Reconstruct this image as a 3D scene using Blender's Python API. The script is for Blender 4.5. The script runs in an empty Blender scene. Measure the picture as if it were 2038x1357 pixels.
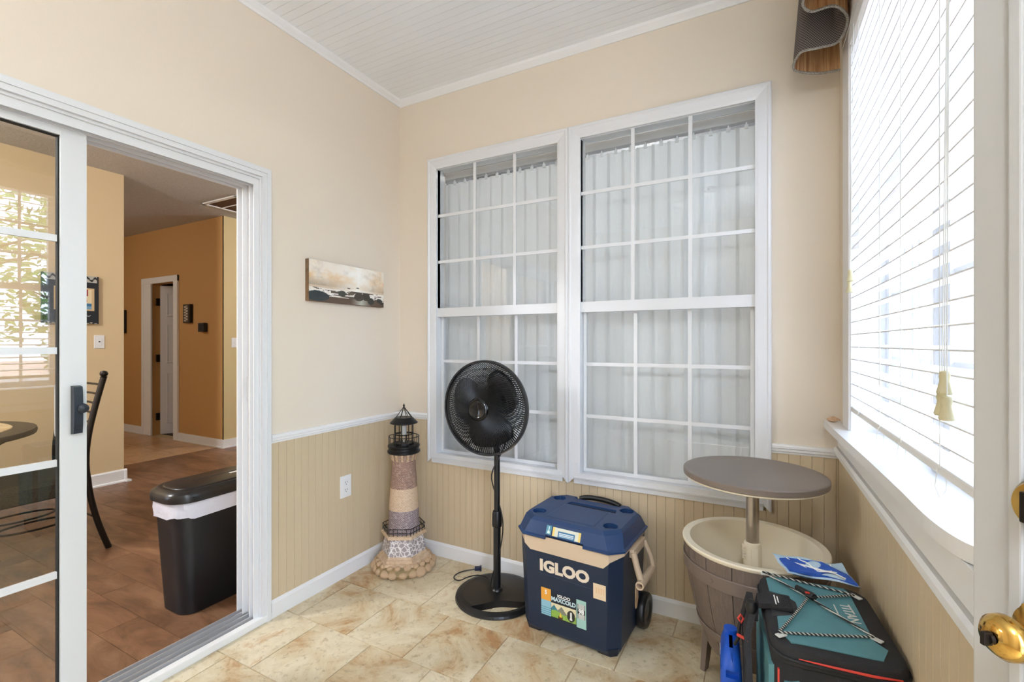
import bpy, bmesh, math, random
from math import sin, cos, pi, radians
from mathutils import Vector, Matrix, Euler
random.seed(7)
S = bpy.context.scene
COL = S.collection

# ---------------------------------------------------------------- camera
cam_data = bpy.data.cameras.new('camera')
cam_data.sensor_width = 36.0
cam_data.sensor_fit = 'HORIZONTAL'
cam_data.lens = 922.78 / 2038 * 36.0
cam_data.shift_y = 5.24 / 2038
cam_data.clip_start = 0.02
cam = bpy.data.objects.new('camera', cam_data)
cam.location = (0, 0, 1.25)
cam.rotation_euler = (pi / 2, 0, radians(27.788))
COL.objects.link(cam)
S.camera = cam

# ---------------------------------------------------------------- world, sun, exposure
W = bpy.data.worlds.new('sky')
S.world = W
W.use_nodes = True
wn = W.node_tree
bg = wn.nodes['Background']
bg.inputs['Color'].default_value = (0.63, 0.76, 1.0, 1)
bg.inputs['Strength'].default_value = 10.0
S.view_settings.view_transform = 'Standard'
S.view_settings.look = 'None'
S.view_settings.gamma = 1.0
S.view_settings.use_curve_mapping = False
S.view_settings.exposure = 0.88
S.cycles.max_bounces = 11
S.cycles.diffuse_bounces = 6
S.cycles.transparent_max_bounces = 24
S.cycles.glossy_bounces = 4
S.cycles.adaptive_threshold = 0.02
S.cycles.caustics_reflective = False
S.cycles.caustics_refractive = False
S.cycles.sample_clamp_indirect = 6.0

def portal(name, loc, rot, sx, sy):
    l = bpy.data.lights.new(name, 'AREA'); l.shape = 'RECTANGLE'; l.size = sx; l.size_y = sy
    l.cycles.is_portal = True
    o = bpy.data.objects.new(name, l); o.location = loc; o.rotation_euler = rot; COL.objects.link(o)
portal('window_portal', (0.47, 1.43, 1.65), (0, pi / 2, 0), 1.4, 1.2)
portal('entry_portal', (0.86, -0.32, 1.02), (0, pi / 2, 0), 2.05, 0.86)
portal('dining_portal', (-4.73, -2.66, 1.4), (pi / 2, 0, 0), 0.64, 1.8)

# ---------------------------------------------------------------- helpers
def lin(c):
    return tuple(((x / 255) / 12.92 if x / 255 <= 0.04045 else ((x / 255 + 0.055) / 1.055) ** 2.4) for x in c) + (1,)

def mat(name, rgb, rough=0.5, metal=0.0, rgb2=None, nscale=8.0, bump=0.0, bscale=60.0, rnd=0.0, spec=0.5, stretch=None, contrast=(0.35, 0.65), coat=0.0):
    m = bpy.data.materials.new(name); m.use_nodes = True
    nt = m.node_tree; b = nt.nodes['Principled BSDF']
    b.inputs['Base Color'].default_value = lin(rgb)
    b.inputs['Roughness'].default_value = rough
    b.inputs['Metallic'].default_value = metal
    b.inputs['Specular IOR Level'].default_value = spec
    b.inputs['Coat Weight'].default_value = coat
    tc = nt.nodes.new('ShaderNodeTexCoord')
    vec = tc.outputs['Object']
    if rnd or stretch:
        mp = nt.nodes.new('ShaderNodeMapping')
        nt.links.new(vec, mp.inputs['Vector'])
        if stretch: mp.inputs['Scale'].default_value = stretch
        if rnd:
            oi = nt.nodes.new('ShaderNodeObjectInfo')
            mu = nt.nodes.new('ShaderNodeVectorMath'); mu.operation = 'SCALE'
            cx = nt.nodes.new('ShaderNodeCombineXYZ')
            for i in range(3): nt.links.new(oi.outputs['Random'], cx.inputs[i])
            nt.links.new(cx.outputs[0], mu.inputs[0]); mu.inputs['Scale'].default_value = 37.0
            nt.links.new(mu.outputs[0], mp.inputs['Location'])
        vec = mp.outputs['Vector']
    if rgb2 is not None:
        n = nt.nodes.new('ShaderNodeTexNoise'); n.inputs['Scale'].default_value = nscale; n.inputs['Detail'].default_value = 6
        n.inputs['Roughness'].default_value = 0.65
        nt.links.new(vec, n.inputs['Vector'])
        r = nt.nodes.new('ShaderNodeValToRGB')
        r.color_ramp.elements[0].position = contrast[0]; r.color_ramp.elements[0].color = lin(rgb)
        r.color_ramp.elements[1].position = contrast[1]; r.color_ramp.elements[1].color = lin(rgb2)
        nt.links.new(n.outputs['Fac'], r.inputs['Fac'])
        nt.links.new(r.outputs['Color'], b.inputs['Base Color'])
    if bump:
        n2 = nt.nodes.new('ShaderNodeTexNoise'); n2.inputs['Scale'].default_value = bscale; n2.inputs['Detail'].default_value = 4
        nt.links.new(vec, n2.inputs['Vector'])
        bp = nt.nodes.new('ShaderNodeBump'); bp.inputs['Strength'].default_value = bump; bp.inputs['Distance'].default_value = 0.004
        nt.links.new(n2.outputs['Fac'], bp.inputs['Height']); nt.links.new(bp.outputs['Normal'], b.inputs['Normal'])
    return m

def glass_mat(name, tint=(1, 1, 1), gain=1.0, base=0.0, haze=0.0):
    m = bpy.data.materials.new(name); m.use_nodes = True
    nt = m.node_tree; nt.nodes.clear()
    o = nt.nodes.new('ShaderNodeOutputMaterial'); t = nt.nodes.new('ShaderNodeBsdfTransparent'); g = nt.nodes.new('ShaderNodeBsdfGlossy')
    t.inputs['Color'].default_value = (*tint, 1); g.inputs['Roughness'].default_value = 0.0
    f = nt.nodes.new('ShaderNodeFresnel')
    ge = nt.nodes.new('ShaderNodeNewGeometry'); io = nt.nodes.new('ShaderNodeMath'); io.operation = 'MULTIPLY_ADD'
    io.inputs[1].default_value = 1 / 1.5 - 1.5; io.inputs[2].default_value = 1.5   # thin pane: the far face refracts back out
    nt.links.new(ge.outputs['Backfacing'], io.inputs[0]); nt.links.new(io.outputs[0], f.inputs['IOR'])
    ma = nt.nodes.new('ShaderNodeMath'); ma.operation = 'MULTIPLY_ADD'; ma.inputs[1].default_value = gain; ma.inputs[2].default_value = base; ma.use_clamp = True
    nt.links.new(f.outputs[0], ma.inputs[0])
    x = nt.nodes.new('ShaderNodeMixShader')
    nt.links.new(ma.outputs[0], x.inputs[0]); nt.links.new(t.outputs[0], x.inputs[1]); nt.links.new(g.outputs[0], x.inputs[2])
    nt.links.new(x.outputs[0], o.inputs[0])
    return m

def vcol_mat(name, rough=0.5):
    m = bpy.data.materials.new(name); m.use_nodes = True
    nt = m.node_tree; b = nt.nodes['Principled BSDF']; b.inputs['Roughness'].default_value = rough
    a = nt.nodes.new('ShaderNodeVertexColor'); a.layer_name = 'print'
    nt.links.new(a.outputs['Color'], b.inputs['Base Color'])
    return m

def tag(o, label=None, cat=None, group=None, kind=None):
    if label: o['label'] = label
    if cat: o['category'] = cat
    if group: o['group'] = group
    if kind: o['kind'] = kind
    return o

def empty(name, loc=(0, 0, 0), rz=0.0, label=None, cat=None, group=None, kind=None):
    o = bpy.data.objects.new(name, None); COL.objects.link(o)
    o.empty_display_size = 0.1
    o.location = loc; o.rotation_euler = (0, 0, rz)
    return tag(o, label, cat, group, kind)

class MB:
    """collects shapes into one bmesh"""
    def __init__(self): self.bm = bmesh.new()
    def box(self, a, b, bev=0.0, mtx=None):
        a = Vector(a); b = Vector(b)
        lo = Vector(map(min, a, b)); hi = Vector(map(max, a, b))
        g = bmesh.ops.create_cube(self.bm, size=1.0)
        vs = g['verts']
        for v in vs:
            v.co = Vector(((lo[i] + hi[i]) / 2 + v.co[i] * (hi[i] - lo[i])) for i in range(3))
        if bev:
            es = list({e for v in vs for e in v.link_edges})
            r = bmesh.ops.bevel(self.bm, geom=es, offset=bev, segments=2, affect='EDGES', profile=0.6)
            vs = list({v for f in r['faces'] for v in f.verts} | {v for v in vs if v.is_valid})
        if mtx is not None:
            for v in vs: v.co = mtx @ v.co
        return self
    def rect_x(self, x0, x1, y0, y1, z0, z1, fl, fr, ft, fb, bev=0.0):
        # rectangular frame in a y-z plane whose stiles and rails do not overlap
        self.box((x0, y0, z0), (x1, y0 + fl, z1), bev); self.box((x0, y1 - fr, z0), (x1, y1, z1), bev)
        self.box((x0, y0 + fl, z1 - ft), (x1, y1 - fr, z1), bev); self.box((x0, y0 + fl, z0), (x1, y1 - fr, z0 + fb), bev)
        return self
    def loft(self, rings, cap=True, closed=True):
        rr = [[self.bm.verts.new(p) for p in r] for r in rings]
        n = len(rr[0])
        for i in range(len(rr) - 1):
            for j in range(n if closed else n - 1):
                k = (j + 1) % n
                try: self.bm.faces.new((rr[i][j], rr[i][k], rr[i + 1][k], rr[i + 1][j]))
                except ValueError: pass
        if cap and closed:
            for r in (rr[0], rr[-1]):
                try: self.bm.faces.new(r)
                except ValueError: pass
        return self
    def prism(self, pts, z0, z1, axis='z'):
        def P(p, h):
            return {'z': (p[0], p[1], h), 'y': (p[0], h, p[1]), 'x': (h, p[0], p[1])}[axis]
        return self.loft([[P(p, z0) for p in pts], [P(p, z1) for p in pts]])
    def lathe(self, prof, n=32, c=(0, 0, 0), cap=True):
        rings = [[(c[0] + max(r, 1e-5) * cos(2 * pi * k / n), c[1] + max(r, 1e-5) * sin(2 * pi * k / n), c[2] + z) for k in range(n)] for r, z in prof]
        return self.loft(rings, cap=cap)
    def tube(self, pts, r, n=8, closed=False, up=None):
        pts = [Vector(p) for p in pts]
        m = len(pts); rings = []
        rad = r if isinstance(r, (list, tuple)) else [r] * m
        prev = None
        for i, p in enumerate(pts):
            if closed: d = pts[(i + 1) % m] - pts[i - 1]
            else: d = pts[min(i + 1, m - 1)] - pts[max(i - 1, 0)]
            d = d.normalized() if d.length > 1e-9 else Vector((0, 0, 1))
            if prev is None:
                ref = Vector((0, 0, 1)) if abs(d.z) < 0.9 else Vector((1, 0, 0))
                u = d.cross(ref).normalized()
            else:
                u = prev - d * prev.dot(d)
                u = u.normalized() if u.length > 1e-6 else d.cross(Vector((0, 0, 1))).normalized()
            prev = u; w = d.cross(u)
            rings.append([p + (u * cos(2 * pi * k / n) + w * sin(2 * pi * k / n)) * rad[i] for k in range(n)])
        if closed: rings.append(rings[0]); return self.loft(rings, cap=False)
        return self.loft(rings)
    def cyl(self, a, b, r, n=16, r2=None):
        return self.tube([a, b], [r, r if r2 is None else r2], n)
    def sphere(self, c, r, u=16, v=10, s=(1, 1, 1)):
        g = bmesh.ops.create_uvsphere(self.bm, u_segments=u, v_segments=v, radius=r)
        for w in g['verts']: w.co = Vector((c[0] + w.co.x * s[0], c[1] + w.co.y * s[1], c[2] + w.co.z * s[2]))
        return self
    def quad(self, *p):
        self.bm.faces.new([self.bm.verts.new(q) for q in p]); return self
    def xf(self, m):
        self.bm.transform(m); return self
    def mesh(self, name):
        bmesh.ops.remove_doubles(self.bm, verts=self.bm.verts, dist=1e-6)
        bmesh.ops.recalc_face_normals(self.bm, faces=self.bm.faces)
        me = bpy.data.meshes.new(name); self.bm.to_mesh(me); self.bm.free(); return me
    def build(self, name, m, parent=None, smooth=False, loc=None, label=None):
        me = self.mesh(name)
        return link(name, me, m, parent, smooth, loc, label)

def link(name, me, m, parent=None, smooth=False, loc=None, label=None):
    if m is not None and not me.materials: me.materials.append(m)
    if smooth:
        me.shade_smooth()
        try: me.set_sharp_from_angle(angle=radians(38))
        except Exception: pass
    o = bpy.data.objects.new(name, me); COL.objects.link(o)
    if parent is not None: o.parent = parent
    if loc is not None: o.location = loc
    if label: o['label'] = label
    return o

def bool_diff(o, cutter_mb):
    c = cutter_mb.build('cutter', None, o.parent); bpy.context.view_layer.update()
    md = o.modifiers.new('cut', 'BOOLEAN'); md.object = c; md.operation = 'DIFFERENCE'; md.solver = 'EXACT'
    dg = bpy.context.evaluated_depsgraph_get()
    me = bpy.data.meshes.new_from_object(o.evaluated_get(dg))
    o.modifiers.clear(); old = o.data; o.data = me
    if not me.materials and old.materials: me.materials.append(old.materials[0])
    cm = c.data; bpy.data.objects.remove(c); bpy.data.meshes.remove(cm)
    return o

def text(name, s, size, mtx, m, parent, depth=0.0004, sx=1.0, bold=0.0, spacing=1.0, align='CENTER'):
    cu = bpy.data.curves.new(name, 'FONT'); cu.body = s; cu.size = size; cu.extrude = depth; cu.align_x = align; cu.align_y = 'CENTER'
    cu.offset = bold; cu.space_character = spacing; cu.resolution_u = 3
    t = bpy.data.objects.new(name, cu); COL.objects.link(t)
    dg = bpy.context.evaluated_depsgraph_get()
    me = bpy.data.meshes.new_from_object(t.evaluated_get(dg))
    bpy.data.objects.remove(t); bpy.data.curves.remove(cu)
    me.transform(mtx @ Matrix.Diagonal((sx, 1, 1, 1)))
    me.materials.clear()
    return link(name, me, m, parent)

def frame(o, ex, ey):
    """matrix from origin, x direction and y direction"""
    ex = Vector(ex).normalized(); ey = Vector(ey); ez = ex.cross(ey).normalized(); ey = ez.cross(ex)
    return Matrix(((ex.x, ey.x, ez.x, o[0]), (ex.y, ey.y, ez.y, o[1]), (ex.z, ey.z, ez.z, o[2]), (0, 0, 0, 1)))

def printed(name, w, h, nx, ny, fn, mtx, m, parent):
    """flat printed sheet: one colour per cell from fn(u, v) in sRGB 0-255"""
    vs = [mtx @ Vector((-w / 2 + w * i / nx, -h / 2 + h * j / ny, 0)) for j in range(ny + 1) for i in range(nx + 1)]
    fs = [(j * (nx + 1) + i, j * (nx + 1) + i + 1, (j + 1) * (nx + 1) + i + 1, (j + 1) * (nx + 1) + i) for j in range(ny) for i in range(nx)]
    me = bpy.data.meshes.new(name); me.from_pydata(vs, [], fs)
    ca = me.color_attributes.new('print', 'FLOAT_COLOR', 'CORNER')
    buf = []
    for j in range(ny):
        for i in range(nx):
            c = lin(fn((i + 0.5) / nx, (j + 0.5) / ny)); buf += list(c) * 4
    ca.data.foreach_set('color', buf)
    return link(name, me, m, parent)

def copy_tree(o, parent=None, **kw):
    c = o.copy(); COL.objects.link(c); c.parent = parent
    for ch in [x for x in bpy.data.objects if x.parent == o]: copy_tree(ch, c)
    return c

def strip(me, m, name, parent, locs):
    for l in locs: link(name, me, m, parent, loc=l)

def bez(p0, p1, p2, p3, n=12):
    p0, p1, p2, p3 = map(Vector, (p0, p1, p2, p3))
    return [p0 * (1 - t) ** 3 + p1 * 3 * t * (1 - t) ** 2 + p2 * 3 * t * t * (1 - t) + p3 * t ** 3 for t in [i / n for i in range(n + 1)]]

def rrect(w, d, r, n=5, cx=0, cy=0):
    out = []
    for (sx, sy, a0) in ((1, 1, 0), (-1, 1, 90), (-1, -1, 180), (1, -1, 270)):
        for k in range(n + 1):
            a = radians(a0 + 90 * k / n)
            out.append((cx + sx * (w / 2 - r) + r * cos(a), cy + sy * (d / 2 - r) + r * sin(a)))
    return out

# ---------------------------------------------------------------- materials
M = {}
M['wall'] = mat('beige_wall_paint', (223, 211, 194), 0.75, bump=0.08, bscale=180)
M['wains'] = mat('tan_beadboard_paint', (199, 180, 149), 0.5, rgb2=(206, 188, 158), nscale=3.0, stretch=(6, 6, 0.6), contrast=(0.3, 0.7))
M['white'] = mat('white_trim_paint', (231, 231, 231), 0.35)
M['ceil'] = mat('white_beadboard_ceiling', (240, 243, 247), 0.6)
M['vinyl'] = mat('white_vinyl', (219, 220, 222), 0.32)
M['pane'] = glass_mat('window_glass', (0.97, 0.98, 0.98), 1.3)
M['pane_slider'] = glass_mat('slider_glass', (0.95, 0.955, 0.94), 1.9)
M['pane_day'] = glass_mat('day_glass', (0.97, 0.98, 0.98), 1.0)
M['dark'] = mat('dark_gap', (28, 28, 30), 0.8)
M['black'] = mat('black_plastic', (22, 22, 24), 0.38)
M['blackmetal'] = mat('black_metal', (20, 19, 20), 0.42, 0.3)
M['alu'] = mat('brushed_aluminium', (206, 206, 208), 0.36, 0.65)
M['brass'] = mat('polished_brass', (214, 172, 92), 0.14, 1.0)
M['bronze'] = mat('dark_bronze', (44, 38, 34), 0.4, 0.7)
M['dining_wall'] = mat('ochre_wall_paint', (210, 188, 150), 0.75, bump=0.06, bscale=160)
M['hall_wall'] = mat('amber_wall_paint', (192, 148, 92), 0.75, bump=0.06, bscale=160)
M['pale_wall'] = mat('pale_khaki_wall_paint', (202, 182, 136), 0.75)
M['popcorn'] = mat('popcorn_ceiling', (202, 200, 198), 0.95, bump=0.9, bscale=70, rgb2=(184, 182, 180), nscale=60)
M['grout'] = mat('sandy_grout', (196, 174, 140), 0.9)
M['print'] = vcol_mat('printed_ink', 0.5)
M['print_gloss'] = vcol_mat('glossy_printed_label', 0.3)
def stone_mat(name, cols, scale=3.0, rough=0.45, bump=0.35):
    m = bpy.data.materials.new(name); m.use_nodes = True
    nt = m.node_tree; b = nt.nodes['Principled BSDF']; b.inputs['Roughness'].default_value = rough
    tc = nt.nodes.new('ShaderNodeTexCoord'); oi = nt.nodes.new('ShaderNodeObjectInfo')
    mp = nt.nodes.new('ShaderNodeMapping'); sc = nt.nodes.new('ShaderNodeVectorMath'); sc.operation = 'SCALE'
    cx = nt.nodes.new('ShaderNodeCombineXYZ')
    for i in range(3): nt.links.new(oi.outputs['Random'], cx.inputs[i])
    nt.links.new(cx.outputs[0], sc.inputs[0]); sc.inputs['Scale'].default_value = 53.0
    nt.links.new(tc.outputs['Object'], mp.inputs['Vector']); nt.links.new(sc.outputs[0], mp.inputs['Location'])
    def noise(s, d, dist=0.0):
        n = nt.nodes.new('ShaderNodeTexNoise'); n.inputs['Scale'].default_value = s; n.inputs['Detail'].default_value = d
        n.inputs['Roughness'].default_value = 0.7; n.inputs['Distortion'].default_value = dist
        nt.links.new(mp.outputs[0], n.inputs['Vector']); return n
    n1 = noise(scale, 8, 0.6)
    r = nt.nodes.new('ShaderNodeValToRGB'); e = r.color_ramp.elements
    ps = [0.34, 0.44, 0.52, 0.60, 0.70]
    e[0].position = ps[0]; e[0].color = lin(cols[0]); e[1].position = ps[-1]; e[1].color = lin(cols[-1])
    for i in range(1, len(cols) - 1):
        x = e.new(ps[i]); x.color = lin(cols[i])
    nt.links.new(n1.outputs['Fac'], r.inputs['Fac'])
    n2 = noise(scale * 9, 6)
    r2 = nt.nodes.new('ShaderNodeValToRGB'); r2.color_ramp.elements[0].position = 0.30; r2.color_ramp.elements[0].color = (0.35, 0.27, 0.2, 1)
    r2.color_ramp.elements[1].position = 0.46; r2.color_ramp.elements[1].color = (1, 1, 1, 1)
    nt.links.new(n2.outputs['Fac'], r2.inputs['Fac'])
    mx = nt.nodes.new('ShaderNodeMix'); mx.data_type = 'RGBA'; mx.blend_type = 'MULTIPLY'; mx.inputs['Factor'].default_value = 0.55
    nt.links.new(r.outputs[0], mx.inputs['A']); nt.links.new(r2.outputs[0], mx.inputs['B'])
    nt.links.new(mx.outputs['Result'], b.inputs['Base Color'])
    bp = nt.nodes.new('ShaderNodeBump'); bp.inputs['Strength'].default_value = bump; bp.inputs['Distance'].default_value = 0.003
    nt.links.new(n2.outputs['Fac'], bp.inputs['Height']); nt.links.new(bp.outputs['Normal'], b.inputs['Normal'])
    return m
M['tile'] = stone_mat('travertine_look_tile', [(178, 138, 94), (204, 184, 148), (213, 199, 168), (222, 210, 182), (192, 156, 110)], 4.2)
M['halltile'] = stone_mat('tan_hall_tile', [(172, 132, 92), (186, 148, 106), (194, 156, 114), (198, 160, 120), (180, 140, 100)], 3.0, 0.3, 0.1)

def wood_mat(name, c1, c2, c3, axis=0):
    m = bpy.data.materials.new(name); m.use_nodes = True
    nt = m.node_tree; b = nt.nodes['Principled BSDF']; b.inputs['Roughness'].default_value = 0.38
    tc = nt.nodes.new('ShaderNodeTexCoord'); oi = nt.nodes.new('ShaderNodeObjectInfo')
    mp = nt.nodes.new('ShaderNodeMapping'); mp.inputs['Scale'].default_value = (0.35, 1, 1)
    sc = nt.nodes.new('ShaderNodeVectorMath'); sc.operation = 'SCALE'; sc.inputs['Scale'].default_value = 41.0
    cx = nt.nodes.new('ShaderNodeCombineXYZ')
    for i in range(3): nt.links.new(oi.outputs['Random'], cx.inputs[i])
    nt.links.new(cx.outputs[0], sc.inputs[0]); nt.links.new(sc.outputs[0], mp.inputs['Location']); nt.links.new(tc.outputs['Object'], mp.inputs['Vector'])
    n = nt.nodes.new('ShaderNodeTexNoise'); n.inputs['Scale'].default_value = 7; n.inputs['Detail'].default_value = 8; n.inputs['Roughness'].default_value = 0.7; n.inputs['Distortion'].default_value = 1.2
    nt.links.new(mp.outputs[0], n.inputs['Vector'])
    r = nt.nodes.new('ShaderNodeValToRGB'); e = r.color_ramp.elements
    e[0].position = 0.3; e[0].color = lin(c1); e[1].position = 0.72; e[1].color = lin(c3); x = e.new(0.5); x.color = lin(c2)
    nt.links.new(n.outputs['Fac'], r.inputs['Fac'])
    hs = nt.nodes.new('ShaderNodeHueSaturation'); ma = nt.nodes.new('ShaderNodeMapRange')
    ma.inputs['To Min'].default_value = 0.82; ma.inputs['To Max'].default_value = 1.15
    nt.links.new(oi.outputs['Random'], ma.inputs['Value']); nt.links.new(ma.outputs[0], hs.inputs['Value'])
    nt.links.new(r.outputs[0], hs.inputs['Color']); nt.links.new(hs.outputs[0], b.inputs['Base Color'])
    return m
M['woodfloor'] = wood_mat('brown_plank_floor', (76, 52, 36), (118, 84, 60), (148, 112, 84))

# ================================================================= SUNROOM SHELL
XL, YB, XR, ZC = -1.959, 2.225, 0.293, 2.748
def st(o, label, cat): return tag(o, label, cat, kind='structure')

fl = st(MB().box((-2.0, -1.7, -0.12), (0.72, YB, -0.004)).build('floor', M['grout']), 'floor of tan stone-look tiles laid in staggered rows', 'floor')
# tiles in running bond: rows 0.32 deep, 0.31 wide
tw, td = 0.311, 0.32
tme = MB().box((-tw / 2 + 0.0022, -td / 2 + 0.0022, -0.006), (tw / 2 - 0.0022, td / 2 - 0.0022, 0.0), bev=0.0018).mesh('floor_tile')
tme.materials.append(M['tile'])
def tile_piece(x0, x1, y0, y1, shared=None, name='tile', par=None, m=None):
    if shared is not None: return link(name, shared, None, par, loc=((x0 + x1) / 2, (y0 + y1) / 2, random.uniform(-0.0006, 0.0006)))
    w, d = (x1 - x0) / 2, (y1 - y0) / 2
    return MB().box((-w + 0.0022, -d + 0.0022, -0.006), (w - 0.0022, d - 0.0022, 0.0)).build(name, m, par, loc=((x0 + x1) / 2, (y0 + y1) / 2, 0))
for r in range(-3, 6):
    y0 = 1.43 + td * (r - 2); y1 = y0 + td
    off = -1.248 if (r % 2 == 0) else -1.415
    k0 = -6
    while True:
        x0 = off + tw * (k0); x1 = x0 + tw; k0 += 1
        if x0 > 0.72: break
        a0, a1 = max(x0, XL), min(x1, 0.71); b0, b1 = max(y0, -1.69), min(y1, YB)
        if a1 - a0 < 0.02 or b1 - b0 < 0.02: continue
        if (a1 - a0) > tw - 1e-4 and (b1 - b0) > td - 1e-4: tile_piece(a0, a1, b0, b1, tme, par=fl)
        else: tile_piece(a0, a1, b0, b1, None, par=fl, m=M['tile'])

# ceiling
ce = st(MB().box((-2.109, -1.86, ZC + 0.004), (0.85, 2.375, ZC + 0.12)).build('ceiling', M['ceil']), 'white beaded-board ceiling of the sunroom', 'ceiling')
mb = MB(); y = -1.69
while y < YB:
    mb.box((XL, y, ZC), (0.72, min(y + 0.0395, YB), ZC + 0.006)); y += 0.041
o = mb.build('ceiling_bead', M['ceil'], ce); o['kind'] = 'stuff'

# walls
wl = MB()
wl.box((-2.109, 1.325, 0), (XL, YB, ZC)); wl.box((-2.109, -0.45, 2.0), (XL, 1.325, ZC)); wl.box((-2.109, -1.7, 0), (XL, -0.45, ZC))
wall_left = st(wl.build('wall_left', M['wall']), 'beige left wall around the sliding glass door', 'wall')
wb = MB()
wb.box((-2.109, YB, 0), (0.453, 2.335, 0.575)); wb.box((-2.109, YB, 2.31), (0.453, 2.335, ZC))
wb.box((-2.109, YB, 0.575), (-1.695, 2.335, 2.31)); wb.box((-0.885, YB, 0.575), (-0.803, 2.335, 2.31)); wb.box((0.018, YB, 0.575), (0.453, 2.335, 2.31))
wall_back = st(wb.build('wall_back', M['wall']), 'beige back wall holding the pair of tall windows', 'wall')
wr = MB()
wr.box((XR, 0.82, 0), (0.453, YB, 0.93)); wr.box((XR, 0.82, 2.34), (0.453, YB, ZC)); wr.box((XR, 1.97, 0.93), (0.453, YB, 2.34)); wr.box((XR, 0.82, 0.93), (0.453, 0.90, 2.34))
wr.box((0.453, 0.82, 0), (0.85, 0.95, ZC))
wr.box((0.69, 0.09, 0), (0.85, 0.82, ZC)); wr.box((0.69, -0.75, 2.06), (0.85, 0.09, ZC)); wr.box((0.69, -1.86, 0), (0.85, -0.75, ZC))
wall_right = st(wr.build('wall_right', M['wall']), 'beige right wall below and beside the blind-covered window', 'wall')
wf = MB()
wf.box((-2.109, -1.86, 0), (0.69, -1.7, ZC))
wall_front = st(wf.build('wall_front', M['wall']), 'beige front wall behind the viewpoint', 'wall')

# wainscot planks
PW = 0.0406
def planks_x(parent, x0, x1, y, z1f, z0=0.07):
    cache = {}
    x = x0
    while x < x1 - 0.004:
        w = min(PW, x1 - x); zt = z1f(x + w / 2); key = (round(w, 4), zt)
        if key not in cache:
            me = MB().box((0.0005, -0.006, z0), (w - 0.0005, 0.0, zt), bev=0.0012).mesh('beadboard_plank'); me.materials.append(M['wains']); cache[key] = me
        link('beadboard_plank', cache[key], None, parent, loc=(x, y, 0)); x += PW
def planks_y(parent, y0, y1, x, zt, sgn, z0=0.07):
    cache = {}
    y = y0
    while y < y1 - 0.004:
        w = min(PW, y1 - y); key = round(w, 4)
        if key not in cache:
            me = MB().box((0, 0.0005, z0), (sgn * 0.006, w - 0.0005, zt), bev=0.0012).mesh('beadboard_plank'); me.materials.append(M['wains']); cache[key] = me
        link('beadboard_plank', cache[key], None, parent, loc=(x, y, 0)); y += PW
M['wgroove'] = mat('wainscot_groove', (188, 166, 132), 0.7)
MB().box((XL, 1.35, 0.0), (XL + 0.0015, YB, 0.80)).build('wainscot_backing', M['wgroove'], wall_left)
MB().box((XL, YB, 0.0), (XR, YB - 0.0015, 0.56)).box((XL, YB, 0.5), (-1.72, YB - 0.0015, 0.8)).box((0.05, YB, 0.5), (XR, YB - 0.0015, 0.8)).build('wainscot_backing', M['wgroove'], wall_back)
MB().box((XR, 0.82, 0.0), (XR - 0.0015, YB, 0.80)).build('wainscot_backing', M['wgroove'], wall_right)
planks_y(wall_left, 1.353, YB, XL, 0.80, 1)
planks_x(wall_back, XL + 0.006, XR - 0.006, YB, lambda x: 0.55 if -1.70 < x < 0.03 else 0.80)
planks_y(wall_right, 0.83, YB - 0.006, XR, 0.80, -1)

# chair rail, baseboard, crown
def rail_prof(d, z0, z1):   # (offset, z) profile of a chair rail
    h = z1 - z0
    return [(0, z0), (d * 0.45, z0), (d * 0.5, z0 + h * 0.22), (d * 0.8, z0 + h * 0.3), (d * 0.8, z0 + h * 0.55), (d, z0 + h * 0.62), (d, z0 + h * 0.85), (d * 0.7, z1), (0, z1)]
def run(name, prof, wall, a, b, m, label=None, cat=None, parent=None):
    mb = MB()
    if wall == 'L': rings = [[(XL + p[0], y, p[1]) for p in prof] for y in (a, b)]
    if wall == 'B': rings = [[(x, YB - p[0], p[1]) for p in prof] for x in (a, b)]
    if wall == 'R': rings = [[(XR - p[0], y, p[1]) for p in prof] for y in (a, b)]
    mb.loft(rings); o = mb.build(name, m, parent)
    if label: st(o, label, cat)
    return o
cr = rail_prof(0.022, 0.796, 0.834)
run('trim_1', cr, 'L', 1.352, YB - 0.0002, M['white'], 'white chair rail on the left wall under the canvas', 'trim')
run('trim_2', cr, 'B', XL, -1.735, M['white'], 'short white chair rail between the corner and the back window', 'trim')
run('trim_3', cr, 'B', 0.057, XR, M['white'], 'short white chair rail in the right-hand corner', 'trim')
run('trim_4', rail_prof(0.022, 0.80, 0.842), 'R', 0.83, YB - 0.0002, M['white'], 'white chair rail below the right window sill', 'trim')
bbp = [(0, 0), (0.013, 0), (0.013, 0.066), (0.009, 0.076), (0.004, 0.084), (0, 0.084)]
run('baseboard_left', bbp, 'L', 1.354, YB, M['white'], 'white baseboard along the left wall', 'baseboard')
run('baseboard_back', bbp, 'B', XL, XR, M['white'], 'white baseboard along the back wall', 'baseboard')
run('baseboard_right', bbp, 'R', 0.83, YB, M['white'], 'white baseboard along the right wall', 'baseboard')
cp = [(0, 2.712), (0.006, 2.712), (0.012, 2.722), (0.024, 2.736), (0.028, ZC), (0, ZC)]
run('trim_5', cp, 'L', -1.7, YB, M['white'], 'white crown moulding over the left wall', 'trim')
run('trim_6', cp, 'B', XL, XR, M['white'], 'white crown moulding over the back wall', 'trim')
run('trim_7', cp, 'R', 0.82, YB, M['white'], 'white crown moulding over the right wall', 'trim')

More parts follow.
